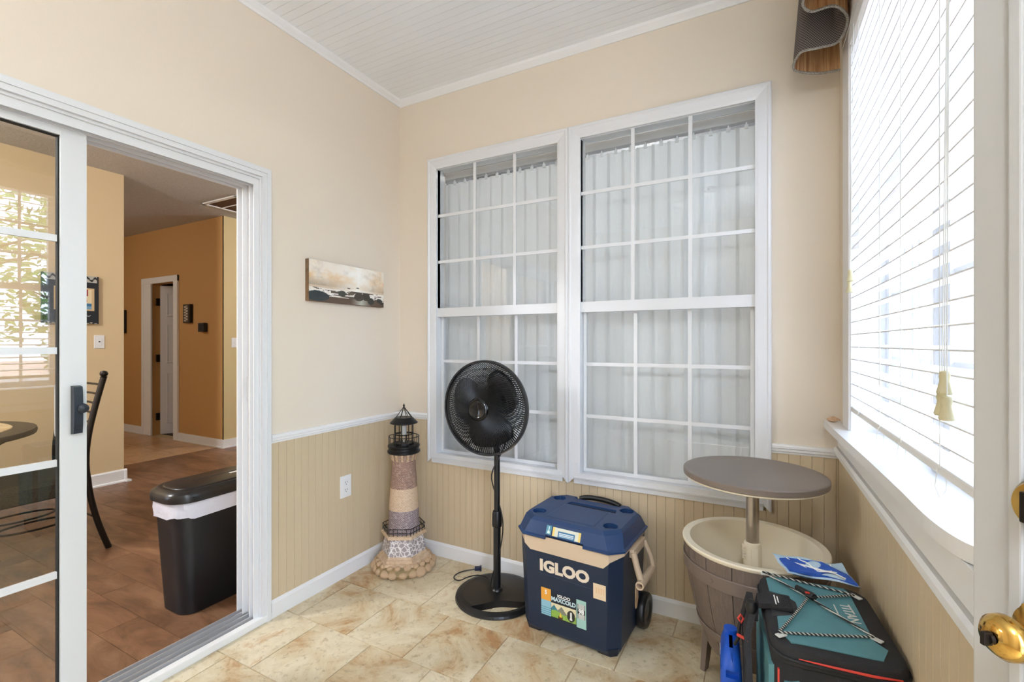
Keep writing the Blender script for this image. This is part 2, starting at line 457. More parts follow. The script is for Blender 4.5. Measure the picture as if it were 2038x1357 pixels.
# ---------------------------------------------------------------- back windows
def back_window(name, ox0, ox1, label):
    w = empty(name, (0, 0, 0)); st(w, label, 'window')
    z0, z1 = 0.545, 2.344; cw = 0.061; y = YB
    f0, f1 = y - 0.02, y
    ix0, ix1, iz0, iz1 = ox0 + cw, ox1 - cw, 0.600, 2.282
    def casing(pts, nm='casing'):
        mb = MB()
        # pts: outer a, outer b, inner b, inner a (x,z) -> mitred board, sloped profile
        a, b, c, d = pts
        def L(p, q, t): return (p[0] + (q[0] - p[0]) * t, p[1] + (q[1] - p[1]) * t)
        prof = [(0, y), (0, f0 + 0.003), (0.06, f0), (0.2, f0), (0.28, f0 + 0.004), (0.8, f0 + 0.008), (1.0, f0 + 0.011), (1.0, y)]
        rings = []
        for (o_, i_) in ((a, d), (b, c)):
            rings.append([(L(o_, i_, t)[0], yy, L(o_, i_, t)[1]) for t, yy in prof])
        mb.loft(rings); mb.build(nm, M['vinyl'], w)
    casing(((ox0, z1), (ox1, z1), (ix1, iz1), (ix0, iz1)))
    casing(((ox0, z0), (ox0, z1), (ix0, iz1), (ix0, iz0)))
    casing(((ox1, z0), (ox1, z1), (ix1, iz1), (ix1, iz0)))
    # lower sill casing, stepped
    MB().box((ox0 + 0.03, f0 + 0.006, 0.548), (ox1 - 0.03, y, 0.603)).box((ox0 + 0.03, f0 - 0.002, 0.574), (ox1 - 0.03, y, 0.580)).build('sill_casing', M['vinyl'], w)
    # jamb liner
    yb = 2.30
    MB().box((ix0 - 0.012, y, iz0 - 0.02), (ix0, yb, iz1 + 0.02)).box((ix1, y, iz0 - 0.02), (ix1 + 0.012, yb, iz1 + 0.02)).box((ix0, y, iz1), (ix1, yb, iz1 + 0.02)).box((ix0, y, iz0 - 0.02), (ix1, yb, iz0 - 0.001)).build('jamb', M['vinyl'], w)
    def sash(sx0, sx1, sz0, sz1, sy, fr, meet=None):
        s = MB()
        t = 0.024
        ft, fb = (meet[1], meet[0]) if meet else (fr, fr)
        s.box((sx0, sy - t / 2, sz0), (sx0 + fr, sy + t / 2, sz1)).box((sx1 - fr, sy - t / 2, sz0), (sx1, sy + t / 2, sz1))
        s.box((sx0 + fr, sy - t / 2, sz1 - ft), (sx1 - fr, sy + t / 2, sz1)).box((sx0 + fr, sy - t / 2, sz0), (sx1 - fr, sy + t / 2, sz0 + fb))
        so = s.build('sash', M['vinyl'], w)
        gx0, gx1 = sx0 + fr, sx1 - fr; gz0 = sz0 + (meet[0] if meet else fr); gz1 = sz1 - (meet[1] if meet else fr)
        mw = 0.017
        cxs = [gx0 + (gx1 - gx0) * k / 3 for k in range(4)]; czs = [gz0 + (gz1 - gz0) * k / 3 for k in range(4)]
        for k in (1, 2): MB().box((cxs[k] - mw / 2, sy - 0.010, gz0), (cxs[k] + mw / 2, sy - 0.004, gz1)).build('muntin', M['vinyl'], so)
        for k in (1, 2): MB().box((gx0, sy - 0.009, czs[k] - mw / 2), (gx1, sy - 0.0045, czs[k] + mw / 2)).build('muntin', M['vinyl'], so)
        px, pz = (gx1 - gx0) / 3, (gz1 - gz0) / 3
        me = MB().box((-px / 2, -0.0015, -pz / 2), (px / 2, 0.0015, pz / 2)).mesh('pane'); me.materials.append(M['pane'])
        for i in range(3):
            for j in range(3): link('pane', me, None, so, loc=((cxs[i] + cxs[i + 1]) / 2, sy, (czs[j] + czs[j + 1]) / 2))
        return so
    up = sash(ix0 - 0.008, ix1 + 0.008, 1.408, 2.288, y + 0.018, 0.008, (0.052, 0.008))
    lo = sash(ix0 + 0.002, ix1 - 0.002, 0.60, 1.440, y + 0.050, 0.016, (0.018, 0.030))
    for fx in (0.30, 0.72):
        cx = ix0 + (ix1 - ix0) * fx
        MB().lathe([(0.0, 0), (0.013, 0), (0.012, 0.008), (0.0, 0.009)], 14, (cx, y + 0.055, 1.441)).box((cx - 0.02, y + 0.043, 1.439), (cx + 0.026, y + 0.066, 1.4425)).box((cx, y + 0.05, 1.446), (cx + 0.024, y + 0.057, 1.4535)).build('sash_lock', M['alu'], w)
    return w
back_window('window_1', -1.735, -0.8445, 'left of the two tall white grid windows in the back wall')
back_window('window_2', -0.8435, 0.056, 'right of the two tall white grid windows, behind the round-topped table')

# vertical blinds beyond the glass
M['vane'] = mat('white_vinyl_vane', (236, 237, 238), 0.55)
_nt = M['vane'].node_tree; _tr = _nt.nodes.new('ShaderNodeBsdfTranslucent'); _tr.inputs['Color'].default_value = (0.86, 0.88, 0.90, 1)
_mx = _nt.nodes.new('ShaderNodeMixShader'); _mx.inputs[0].default_value = 0.35
_nt.links.new(_nt.nodes['Principled BSDF'].outputs[0], _mx.inputs[1]); _nt.links.new(_tr.outputs[0], _mx.inputs[2]); _nt.links.new(_mx.outputs[0], _nt.nodes['Material Output'].inputs['Surface'])
def vertical_blind(x0, x1, label):
    b = empty('vertical_blind', ((x0 + x1) / 2, 2.375, 0)); tag(b, label, 'blind', 'vertical blinds behind the back windows')
    hw = (x1 - x0) / 2
    MB().box((-hw, -0.02, 2.262), (hw, 0.025, 2.305), bev=0.003).build('headrail', mat('headrail_grey', (196, 198, 202), 0.5), b)
    n = int((x1 - x0) / 0.0755)
    ring = []
    wv = 0.089
    for s in (0, 1):
        pass
    prof = [(-wv / 2 + wv * k / 6, 0.004 * (1 - ((k - 3) / 3) ** 2)) for k in range(7)]
    mb = MB(); pts = prof + [(p[0], p[1] + 0.0012) for p in reversed(prof)]
    mb.loft([[(p[0], p[1], 0.52) for p in pts], [(p[0], p[1], 2.242) for p in pts]])
    vm = mb.mesh('vane'); vm.materials.append(M['vane'])
    cm = MB().box((-0.008, -0.002, 2.232), (0.008, 0.003, 2.252)).box((-0.003, -0.002, 2.248), (0.003, 0.003, 2.27)).mesh('carrier_clip'); cm.materials.append(M['vane'])
    for k in range(n):
        x = -hw + 0.05 + k * 0.0755
        v = link('vane', vm, None, b, loc=(x, 0.0, 0)); v.rotation_euler = (0, 0, radians(7 + random.uniform(-3, 3)))
        link('carrier_clip', cm, None, v)
    return b
vertical_blind(-1.93, -0.857, 'white vertical blind behind the left back window')
vertical_blind(-0.845, 0.14, 'white vertical blind behind the right back window')
# room beyond those blinds, walls coloured dark so the gaps look dim
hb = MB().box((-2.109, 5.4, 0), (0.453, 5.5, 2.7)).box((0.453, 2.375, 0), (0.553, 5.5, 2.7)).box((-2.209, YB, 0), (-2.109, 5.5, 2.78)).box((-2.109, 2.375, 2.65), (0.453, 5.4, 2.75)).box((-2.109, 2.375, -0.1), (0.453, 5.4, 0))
st(hb.build('wall_bedroom', mat('bedroom_dimness_colour', (96, 98, 102), 0.85)), 'room walls beyond the vertical blinds, coloured dark for dimness', 'wall')

# ---------------------------------------------------------------- right window
w3 = st(empty('window_3'), 'large white window in the right wall behind the slatted blind', 'window')
wy0, wy1, wz0, wz1 = 0.90, 1.97, 0.948, 2.34
MB().box((0.283, wy1, wz0), (XR, 2.09, wz1 + 0.07), bev=0.002).build('casing', M['white'], w3)
MB().box((0.283, 0.832, wz0), (XR, wy0, wz1 + 0.07), bev=0.002).build('casing', M['white'], w3)
MB().box((0.281, 0.832, wz1), (XR, 2.09, wz1 + 0.07), bev=0.002).build('casing', M['white'], w3)
MB().box((0.279, 0.832, 0.852), (XR, YB - 0.03, 0.918), bev=0.002).build('apron', M['white'], w3)
MB().box((XR - 0.004, wy1 - 0.006, wz0), (0.43, wy1 + 0.0, wz1)).box((XR - 0.004, wy0, wz0), (0.43, wy0 + 0.006, wz1)).box((XR, wy0, wz1 - 0.006), (0.43, wy1, wz1)).build('jamb', M['white'], w3)
# stool (sill board) with rounded near corner and flared far end
sp = [(0.44, 2.0), (0.292, 2.0), (0.292, 2.205), (0.236, 2.205), (0.243, 1.9), (0.256, 1.5), (0.262, 1.2)]
for k in range(9):
    a = radians(90 * k / 8); sp.append((0.262 + 0.03 * (1 - cos(a)), 1.10 - 0.17 * sin(a)))
sp += [(0.292, 0.905), (0.44, 0.905)]
mb = MB(); mb.loft([[(p[0], p[1], 0.920) for p in sp], [(p[0] - 0.0, p[1], 0.926) for p in sp], [(p[0], p[1], 0.948) for p in sp]]); mb.build('sill', M['white'], w3)
def day_sash(y0, y1, z0, z1, x):
    f = 0.04; t = 0.03
    so = MB().rect_x(x - t / 2, x + t / 2, y0, y1, z0, z1, f, f, f, f).build('sash', M['vinyl'], w3)
    MB().box((x - 0.002, y0 + f, z0 + f), (x + 0.002, y1 - f, z1 - f)).build('pane', M['pane_day'], so)
    for k in (1, 2):
        yy = y0 + f + (y1 - y0 - 2 * f) * k / 3
        MB().box((x - 0.008, yy - 0.008, z0 + f), (x - 0.003, yy + 0.008, z1 - f)).build('muntin', M['vinyl'], so)
        zz = z0 + f + (z1 - z0 - 2 * f) * k / 3
        MB().box((x - 0.0075, y0 + f, zz - 0.008), (x - 0.0035, y1 - f, zz + 0.008)).build('muntin', M['vinyl'], so)
for a, b in ((0.91, 1.42), (1.45, 1.96)):
    day_sash(a, b, 0.952, 1.66, 0.40); day_sash(a, b, 1.62, 2.33, 0.425)
MB().box((0.37, 1.42, 0.95), (0.44, 1.45, 2.335)).build('mullion', M['vinyl'], w3)

# slatted blind in the right window
M['slat'] = mat('white_faux_wood_slat', (240, 240, 240), 0.4)
hbld = empty('horizontal_blind', (0.312, 1.43, 1.0), label='white wide-slat blind hanging in the right window', cat='blind')
by = 0.515
prof = []
ns = 5
for k in range(ns + 1):
    u = -0.025 + 0.05 * k / ns; prof.append((u, 0.0016 * (1 - (2 * u / 0.05) ** 2)))
pts = prof + [(p[0], p[1] + 0.0028) for p in reversed(prof)]
sm = MB().loft([[(p[0], -by, p[1]) for p in pts], [(p[0], by, p[1]) for p in pts]]).mesh('slat'); sm.materials.append(M['slat'])
zs = [1.073 + 0.0418 * k for k in range(29)]
for z in zs:
    s = link('slat', sm, None, hbld, loc=(0, 0, z - 1.0)); s.rotation_euler = (0, radians(-7), 0)
MB().box((-0.026, -by, 0.018), (0.026, by, 0.036), bev=0.004).build('bottom_rail', M['slat'], hbld)
MB().box((-0.03, -by - 0.005, 1.275), (0.03, by + 0.005, 1.33), bev=0.003).build('headrail', M['slat'], hbld)
M['cord'] = mat('white_cord', (232, 232, 226), 0.7)
for yy in (1.80, 1.52, 1.32, 1.07):
    mb = MB()
    for xx in (-0.027, 0.027): mb.tube([(xx, yy - 1.43, 0.03), (xx, yy - 1.43 + 0.002, 0.6), (xx, yy - 1.43, 1.28)], 0.0009, 5)
    mb.tube([(-0.029, yy - 1.425, 0.03), (-0.034, yy - 1.43, 0.0), (-0.03, yy - 1.44, -0.018), (-0.02, yy - 1.435, -0.005), (-0.018, yy - 1.43, 0.02)], 0.0008, 5)
    mb.build('ladder_cord', M['cord'], hbld)
M['tassel'] = mat('cream_tassel', (214, 206, 168), 0.45)
def pull(y, zt, n, sc=1.0):
    mb = MB(); tb = []
    for k in range(n):
        dz = (0, -0.035, -0.04)[k] * sc; dy = (0.0, 0.012, -0.010)[k]
        mb.tube([(-0.036, y - 1.43, 1.28), (-0.040, y - 1.43 + dy * 0.4, 0.8), (-0.044, y - 1.43 + dy, zt - 1 + dz)], 0.0009, 5)
        tb.append((-0.044, y - 1.43 + dy, zt - 1 + dz))
    co = mb.build('pull_cord', M['cord'], hbld)
    for t in tb:
        MB().lathe([(0.0, 0.002), (0.006, 0), (0.0075, -0.008), (0.006, -0.014), (0.0105, -0.034), (0.009, -0.037), (0, -0.037)], 16, t).build('tassel', M['tassel'], co, smooth=True)
pull(0.985, 1.205, 3); pull(1.83, 1.488, 2)

# ---------------------------------------------------------------- sliding door
d1 = st(empty('door_1'), 'white sliding patio door standing half open in the left wall', 'door')
V = M['vinyl']
MB().box((XL, 1.312, 0.0), (XL + 0.012, 1.353, 1.994)).box((XL + 0.012, 1.330, 0.0), (XL + 0.018, 1.349, 1.994)).build('casing', V, d1)
MB().box((XL, -0.50, 1.9945), (XL + 0.012, 1.353, 2.037)).box((XL + 0.012, -0.50, 2.013), (XL + 0.018, 1.349, 2.033)).box((XL + 0.012, 1.330, 1.9945), (XL + 0.0178, 1.3488, 2.013)).build('casing', V, d1)
MB().box((XL, -0.50, 0.0), (XL + 0.018, -0.45, 1.994)).build('casing', V, d1)
jb = MB().box((-2.095, 1.306, 0.0), (XL - 0.0005, 1.325, 1.9845))
for xf in (-1.972, -2.002, -2.052, -2.092): jb.box((xf - 0.003, 1.284, 0.03), (xf + 0.003, 1.306, 1.9548))
jb.build('jamb', V, d1)
hd = MB().box((-2.095, -0.45, 1.985), (XL - 0.0005, 1.325, 1.9995))
for xf in (-1.972, -2.002, -2.052, -2.092): hd.box((xf - 0.003, -0.45, 1.955), (xf + 0.003, 1.3055, 1.985))
hd.build('head', V, d1)
MB().box((-1.975, -0.45, 0.0), (-1.944, 1.355, 0.03), bev=0.003).build('threshold', M['white'], d1)
tk = MB().box((-2.109, -0.45, 0.0), (-1.975, 1.31, 0.018))
for xf in (-1.99, -2.022, -2.06, -2.088): tk.box((xf - 0.003, -0.45, 0.015), (xf + 0.003, 1.31, 0.036))
tk.build('track', M['alu'], d1)
MB().box((-2.093, 1.302, 0.99), (-2.004, 1.3075, 1.10)).build('strike', V, d1)
MB().box((-2.031, 1.300, 1.0), (-2.011, 1.3085, 1.10), bev=0.002).build('latch_keeper', M['black'], d1)
def slide_panel(name, x0, x1, y0, y1):
    p = MB()
    zb, zt = 0.038, 1.982
    p.rect_x(x0, x1, y0, y1, zb, zt, 0.068, 0.068, 0.052, 0.09, 0.0015)
    po = p.build(name, V, d1)
    gy0, gy1, gz0, gz1 = y0 + 0.068, y1 - 0.068, zb + 0.09, zt - 0.052
    xm = (x0 + x1) / 2
    g = MB().box((xm - 0.008, gy1 - 0.0035, gz0), (xm + 0.010, gy1 + 0.001, gz1)).box((xm - 0.008, gy0, gz1 - 0.003), (xm + 0.010, gy1, gz1 + 0.001)).box((xm - 0.008, gy0, gz0), (xm + 0.010, gy1, gz0 + 0.006))
    g.build('gasket', M['dark'], po)
    zz = [1.594, 1.227, 0.860, 0.495]
    lv = [gz0] + sorted(zz) + [gz1]
    for z in zz: MB().box((xm - 0.005, gy0, z - 0.011), (xm + 0.007, gy1 - 0.004, z + 0.011)).build('muntin', V, po)
    for k in range(5): MB().box((xm - 0.0015, gy0, lv[k]), (xm + 0.0015, gy1, lv[k + 1])).build('pane', M['pane_slider'], po)
    return po
sp_ = slide_panel('sliding_panel', -2.043, -2.006, -0.17, 0.718)
slide_panel('fixed_panel', -2.083, -2.058, -0.445, 0.44)
M['navyblack'] = mat('charcoal_handle', (38, 44, 54), 0.4)
# black handle with thumb latch
hm = MB()
hp = [(0, 0.95), (0.022, 0.953), (0.026, 0.98), (0.028, 1.03), (0.026, 1.08), (0.022, 1.107), (0, 1.11)]
hm.loft([[(-2.006 + a, 0.676, z) for a, z in hp], [(-2.006 + a * 0.9, 0.70, z) for a, z in hp]])
ho = hm.build('handle', M['navyblack'], sp_)
MB().lathe([(0, 0), (0.017, 0), (0.015, 0.014), (0.008, 0.02), (0, 0.021)], 20).xf(Matrix.Translation((-1.990, 0.699, 1.035)) @ Matrix.Rotation(pi / 2, 4, 'Y')).build('thumb_latch', M['navyblack'], ho, smooth=True)
MB().tube([(-2.043, 0.668, 1.112), (-2.085, 0.668, 1.112), (-2.09, 0.668, 1.10), (-2.09, 0.668, 0.95), (-2.085, 0.668, 0.94), (-2.043, 0.668, 0.94)], 0.006, 8).build('pull_handle', V, sp_)

# ---------------------------------------------------------------- entry door (open, beside the camera)
d3 = st(empty('door_3', (0.648, 0.078, 0)), 'panelled entry door, greyed to suggest shade, with brass knob at the right edge', 'door')
d3.rotation_euler = (0, 0, math.atan2(0.866, -0.5))   # local +x runs from hinge to free edge
LW, LT = 0.815, 0.042
M['shaded_door'] = mat('door_paint_greyed_for_shade', (192, 192, 191), 0.4)  # leaf colour greyed to stand in for the weak light on it
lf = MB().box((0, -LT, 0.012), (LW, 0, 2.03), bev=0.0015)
leaf = lf.build('leaf', M['shaded_door'], d3)
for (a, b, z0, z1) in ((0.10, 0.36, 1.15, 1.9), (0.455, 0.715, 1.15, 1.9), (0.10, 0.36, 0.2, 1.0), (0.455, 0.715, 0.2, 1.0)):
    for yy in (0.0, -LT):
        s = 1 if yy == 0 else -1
        MB().loft([[(a, yy, z0), (b, yy, z0), (b, yy, z1), (a, yy, z1)], [(a + 0.008, yy + s * 0.008, z0 + 0.008), (b - 0.008, yy + s * 0.008, z0 + 0.008), (b - 0.008, yy + s * 0.008, z1 - 0.008), (a + 0.008, yy + s * 0.008, z1 - 0.008)], [(a + 0.03, yy + s * 0.001, z0 + 0.03), (b - 0.03, yy + s * 0.001, z0 + 0.03), (b - 0.03, yy + s * 0.001, z1 - 0.03), (a + 0.03, yy + s * 0.001, z1 - 0.03)]]).build('panel', M['shaded_door'], leaf)
def knob(side, x, z):
    ang = -pi / 2 if side > 0 else pi / 2
    T = Matrix.Translation((x, 0 if side > 0 else -LT, z)) @ Matrix.Rotation(ang, 4, 'X')
    k = MB().lathe([(0, 0), (0.033, 0), (0.032, 0.005), (0.022, 0.009), (0.012, 0.011), (0.0105, 0.026), (0.013, 0.031), (0.019, 0.035), (0.0235, 0.044), (0.0228, 0.053), (0.017, 0.060), (0.009, 0.063), (0, 0.0635)], 32).xf(T).build('knob', M['brass'], d3, smooth=True)
    MB().box((-0.0025, -0.007, 0.064), (0.0025, 0.007, 0.074), bev=0.001).lathe([(0, 0.0645), (0.006, 0.0645), (0.0055, 0.068), (0, 0.0685)], 14).xf(T).build('turn_button', M['bronze'], k)
    T2 = Matrix.Translation((x, 0 if side > 0 else -LT, z + 0.14)) @ Matrix.Rotation(ang, 4, 'X')
    r = MB().lathe([(0, 0), (0.03, 0), (0.03, 0.005), (0.025, 0.012), (0, 0.013)], 32).xf(T2).build('deadbolt_rose', M['brass'], d3, smooth=True)
    MB().box((-0.005, -0.017, 0.012), (0.005, 0.017, 0.027), bev=0.002).xf(T2).build('thumb_turn', M['bronze'], r)
knob(-1, LW - 0.078, 0.932); knob(1, LW - 0.078, 0.932)
for yy, s in ((0.0, 1), (-LT, -1)): MB().box((LW - 0.058, yy - 0.001, 0.03), (LW - 0.044, yy + s * 0.006, 2.02), bev=0.002).build('edge_moulding', M['shaded_door'], d3)
for z in (0.25, 1.02, 1.8): MB().cyl((0.0, 0.004, z - 0.045), (0.0, 0.004, z + 0.045), 0.006, 10).build('hinge', M['brass'], d3)

# ================================================================= DINING ROOM AND HALL BEYOND THE SLIDER
ZD = 2.78
fd = st(MB().box((-5.74, -2.5, -0.1), (-2.109, 5.6, -0.006)).build('floor_dining', mat('dark_seam', (70, 46, 30), 0.8)), 'brown wood-plank floor of the dining room', 'floor')
pw = 0.155
pc = {}
row = 0
y = -0.62
while y < 3.9:
    x = -5.74 + (0.0 if row % 3 == 0 else -0.42 if row % 3 == 1 else -0.8)
    while x < -2.115:
        x0, x1 = max(x, -5.74), min(x + 1.22, -2.112)
        if x1 - x0 > 0.03:
            key = round(x1 - x0, 3)
            if key not in pc:
                me = MB().box((-(x1 - x0) / 2 + 0.0008, -pw / 2 + 0.0008, -0.006), ((x1 - x0) / 2 - 0.0008, pw / 2 - 0.0008, 0.0)).mesh('floor_plank'); me.materials.append(M['woodfloor']); pc[key] = me
            link('floor_plank', pc[key], None, fd, loc=((x0 + x1) / 2, y + pw / 2, 0))
        x += 1.22
    y += pw; row += 1
fh = st(MB().box((-9.2, -2.5, -0.1), (-5.74, 5.6, -0.004)).build('floor_hall', M['grout']), 'tan tiled floor of the hall beyond the planks', 'floor')
hs = 0.42
hme = MB().box((-hs / 2 + 0.003, -hs / 2 + 0.003, -0.006), (hs / 2 - 0.003, hs / 2 - 0.003, 0.0)).mesh('hall_tile'); hme.materials.append(M['halltile'])
for i in range(8):
    for j in range(7):
        link('tile', hme, None, fh, loc=(-5.745 - hs * (i + 0.5), 3.295 - hs * (j + 0.5), 0))
st(MB().box((-9.2, -2.66, ZD), (-2.109, 5.7, ZD + 0.1)).build('ceiling_dining', M['popcorn']), 'grey popcorn ceiling of the dining room and hall', 'ceiling')
dv = st(MB().box((-5.21, -2.5, 0), (-5.09, 2.085, ZD)).build('wall_divider', M['dining_wall']), 'ochre dining room wall with the framed picture', 'wall')
MB().loft([[(-5.09 + a, yy, z) for a, z in [(0, 0), (0.028, 0), (0.026, 0.012), (0.014, 0.018), (0.014, 0.10), (0.006, 0.112), (0, 0.112)]] for yy in (-2.5, 2.105)]).box((-5.21, 2.085, 0), (-5.062, 2.10, 0.1)).box((-5.22, 2.085, 0), (-5.04, 2.125, 0.014)).build('baseboard_divider', M['white'], dv)
fw = MB().box((-9.2, 3.3, 0), (-7.28, 3.42, ZD)).box((-6.70, 3.3, 0), (-5.64, 3.42, ZD)).box((-7.28, 3.3, 2.065), (-6.70, 3.42, ZD))
wh = st(fw.build('wall_hall', M['hall_wall']), 'amber hall wall with the small door', 'wall')
MB().box((-9.2, 3.286, 0), (-7.36, 3.3, 0.10)).box((-9.2, 3.276, 0), (-7.36, 3.3, 0.014)).build('baseboard_hall', M['white'], wh)
MB().box((-6.62, 3.286, 0), (-5.64, 3.3, 0.10)).box((-6.62, 3.276, 0), (-5.625, 3.3, 0.014)).build('baseboard_hall', M['white'], wh)
wp = st(MB().box((-5.76, 3.42, 0), (-5.64, 5.6, ZD)).box((-5.66, 3.3, 0), (-5.639, 3.42, ZD)).build('wall_passage', M['pale_wall']), 'pale khaki wall to the right of the amber hall wall', 'wall')
MB().box((-5.64, 3.285, 0), (-5.625, 5.6, 0.10)).box((-5.64, 3.28, 0), (-5.615, 5.6, 0.014)).build('baseboard_passage', M['white'], wp)
ws = MB().box((-9.2, 5.6, 0), (-2.109, 5.7, ZD)).box((-9.3, -2.66, 0), (-9.2, 5.7, ZD)).box((-9.2, -2.66, 0), (-5.05, -2.5, ZD)).box((-4.41, -2.66, 0), (-2.109, -2.5, ZD)).box((-5.05, -2.66, 0), (-4.41, -2.5, 0.5)).box((-5.05, -2.66, 2.3), (-4.41, -2.5, ZD)).box((-2.21, -2.66, 0), (-2.109, -1.7, ZD)).box((-2.12, -1.7, 2.0), (-2.1091, 5.6, ZD)).box((-2.12, 1.325, 0), (-2.1091, 5.6, 2.0)).box((-2.12, -1.7, 0), (-2.1091, -0.45, 2.0))
st(ws.build('wall_dining_outer', M['dining_wall']), 'outer ochre walls of the dining room out of view', 'wall')
w4 = st(empty('window_4'), 'dining room window out of view', 'window')
MB().box((-5.05, -2.6, 0.5), (-5.0, -2.56, 2.3)).box((-4.46, -2.6, 0.5), (-4.41, -2.56, 2.3)).box((-5.0, -2.6, 0.5), (-4.46, -2.56, 0.55)).box((-5.0, -2.6, 2.25), (-4.46, -2.56, 2.3)).box((-5.0, -2.6, 1.38), (-4.46, -2.56, 1.42)).build('sash', V, w4)
MB().box((-5.05, -2.582, 0.5), (-4.41, -2.578, 2.3)).build('pane', M['pane_day'], w4)

# hall door
d2 = st(empty('door_2'), 'white six-panel door standing ajar in the amber hall wall', 'door')
M['doorgrey'] = mat('white_hall_door_paint', (206, 204, 206), 0.4)
MB().box((-7.50, 3.282, 0), (-7.28, 3.3, 2.065)).build('side_board', M['white'], d2)
MB().box((-7.51, 3.275, 0), (-7.45, 3.3, 2.14), bev=0.004).box((-7.34, 3.278, 0), (-7.27, 3.3, 2.07), bev=0.004).build('casing', M['white'], d2)
MB().box((-6.705, 3.275, 0), (-6.61, 3.3, 2.14), bev=0.004).build('casing', M['white'], d2)
MB().box((-7.51, 3.274, 2.06), (-6.61, 3.3, 2.14), bev=0.004).build('casing', M['white'], d2)
lg = empty('leaf', (-7.262, 3.40, 0)); lg.parent = d2; lg.rotation_euler = (0, 0, radians(50))
lgm = MB().box((0.0, -0.035, 0.012), (0.56, 0, 2.045)).build('leaf_board', M['doorgrey'], lg)
for (a, b, z0, z1) in ((0.07, 0.25, 1.62, 1.95), (0.31, 0.49, 1.62, 1.95), (0.07, 0.25, 0.98, 1.52), (0.31, 0.49, 0.98, 1.52), (0.07, 0.25, 0.15, 0.86), (0.31, 0.49, 0.15, 0.86)):
    MB().loft([[(a, -0.035, z0), (b, -0.035, z0), (b, -0.035, z1), (a, -0.035, z1)], [(a + 0.012, -0.043, z0 + 0.012), (b - 0.012, -0.043, z0 + 0.012), (b - 0.012, -0.043, z1 - 0.012), (a + 0.012, -0.043, z1 - 0.012)], [(a + 0.03, -0.037, z0 + 0.03), (b - 0.03, -0.037, z0 + 0.03), (b - 0.03, -0.037, z1 - 0.03), (a + 0.03, -0.037, z1 - 0.03)]]).build('door_panel', M['doorgrey'], lg)
for z in (0.25, 1.05, 1.82):
    MB().box((-7.29, 3.345, z - 0.05), (-7.25, 3.40, z + 0.05)).cyl((-7.262, 3.385, z - 0.05), (-7.262, 3.385, z + 0.05), 0.009, 10).build('hinge', M['bronze'], d2)
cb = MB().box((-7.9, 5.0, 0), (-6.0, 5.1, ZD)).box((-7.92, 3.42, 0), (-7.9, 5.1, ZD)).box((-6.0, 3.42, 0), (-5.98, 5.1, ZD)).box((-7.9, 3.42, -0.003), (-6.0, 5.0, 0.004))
st(cb.build('wall_closet', mat('closet_shade_colour', (70, 58, 46), 0.9)), 'closet walls behind the hall door, coloured dark as if unlit', 'wall')  # dark wall colour stands in for the missing light

# ceiling return-air grille
vt = empty('ceiling_vent', (-5.13, 3.1, ZD), label='brown-slotted return air grille in the dining ceiling', cat='vent')
MB().box((-0.23, -0.21, -0.012), (0.40, -0.17, 0), bev=0.003).box((-0.23, 0.17, -0.012), (0.40, 0.21, 0), bev=0.003).box((-0.23, -0.21, -0.012), (-0.19, 0.21, 0), bev=0.003).box((0.36, -0.21, -0.012), (0.40, 0.21, 0), bev=0.003).build('frame', M['white'], vt)
MB().box((-0.19, -0.17, -0.003), (0.36, 0.17, -0.001)).build('filter', mat('brown_filter', (92, 62, 34), 0.9), vt)
MB().box((-0.19, -0.012, -0.008), (0.36, 0.003, -0.003)).build('crossbar', M['white'], vt)

# wall plates
def plate(name, loc, rz, label, cat, kind):
    p = empty(name, loc, rz, label, cat)
    w = 0.115 if kind == 'double' else 0.072
    MB().box((-w / 2, -0.006, -0.058), (w / 2, 0, 0.058), bev=0.002).build('cover_plate', M['white'], p)
    if kind == 'rocker':
        MB().box((-0.017, -0.009, -0.033), (0.017, -0.005, 0.033), bev=0.001).build('rocker', M['white'], p)
        MB().box((-0.006, -0.0105, -0.004), (0.006, -0.0085, 0.006)).build('slider_tab', M['dark'], p)
    if kind == 'double':
        for s in (-0.023, 0.023):
            MB().box((s - 0.005, -0.014, -0.010), (s + 0.005, -0.005, 0.010), bev=0.001).build('toggle', M['white'], p)
    if kind == 'outlet':
        for z in (0.02, -0.02):
            q = MB().lathe([(0, 0), (0.0165, 0), (0.016, 0.002), (0, 0.0021)], 24).xf(Matrix.Translation((0, -0.0055, z)) @ Matrix.Rotation(pi / 2, 4, 'X')).build('socket', M['white'], p)
            for s in (-0.0065, 0.0065):
                MB().box((s - 0.001, -0.0085, z - 0.001), (s + 0.001, -0.0070, z + 0.008)).build('slot', M['dark'], q)
            MB().cyl((0, -0.0085, z - 0.008), (0, -0.007, z - 0.008), 0.0022, 8).build('slot', M['dark'], q)
    return p
plate('light_switch', (-5.09, 1.905, 1.266), pi / 2, 'white dimmer switch on the ochre dining room wall', 'switch', 'rocker')
plate('light_switch', (-5.639, 3.45, 1.262), pi / 2, 'white double toggle switch on the pale khaki wall', 'switch', 'double')
plate('power_outlet', (XL + 0.006, 1.785, 0.485), pi / 2, 'white power outlet on the tan left wainscot', 'outlet', 'outlet')

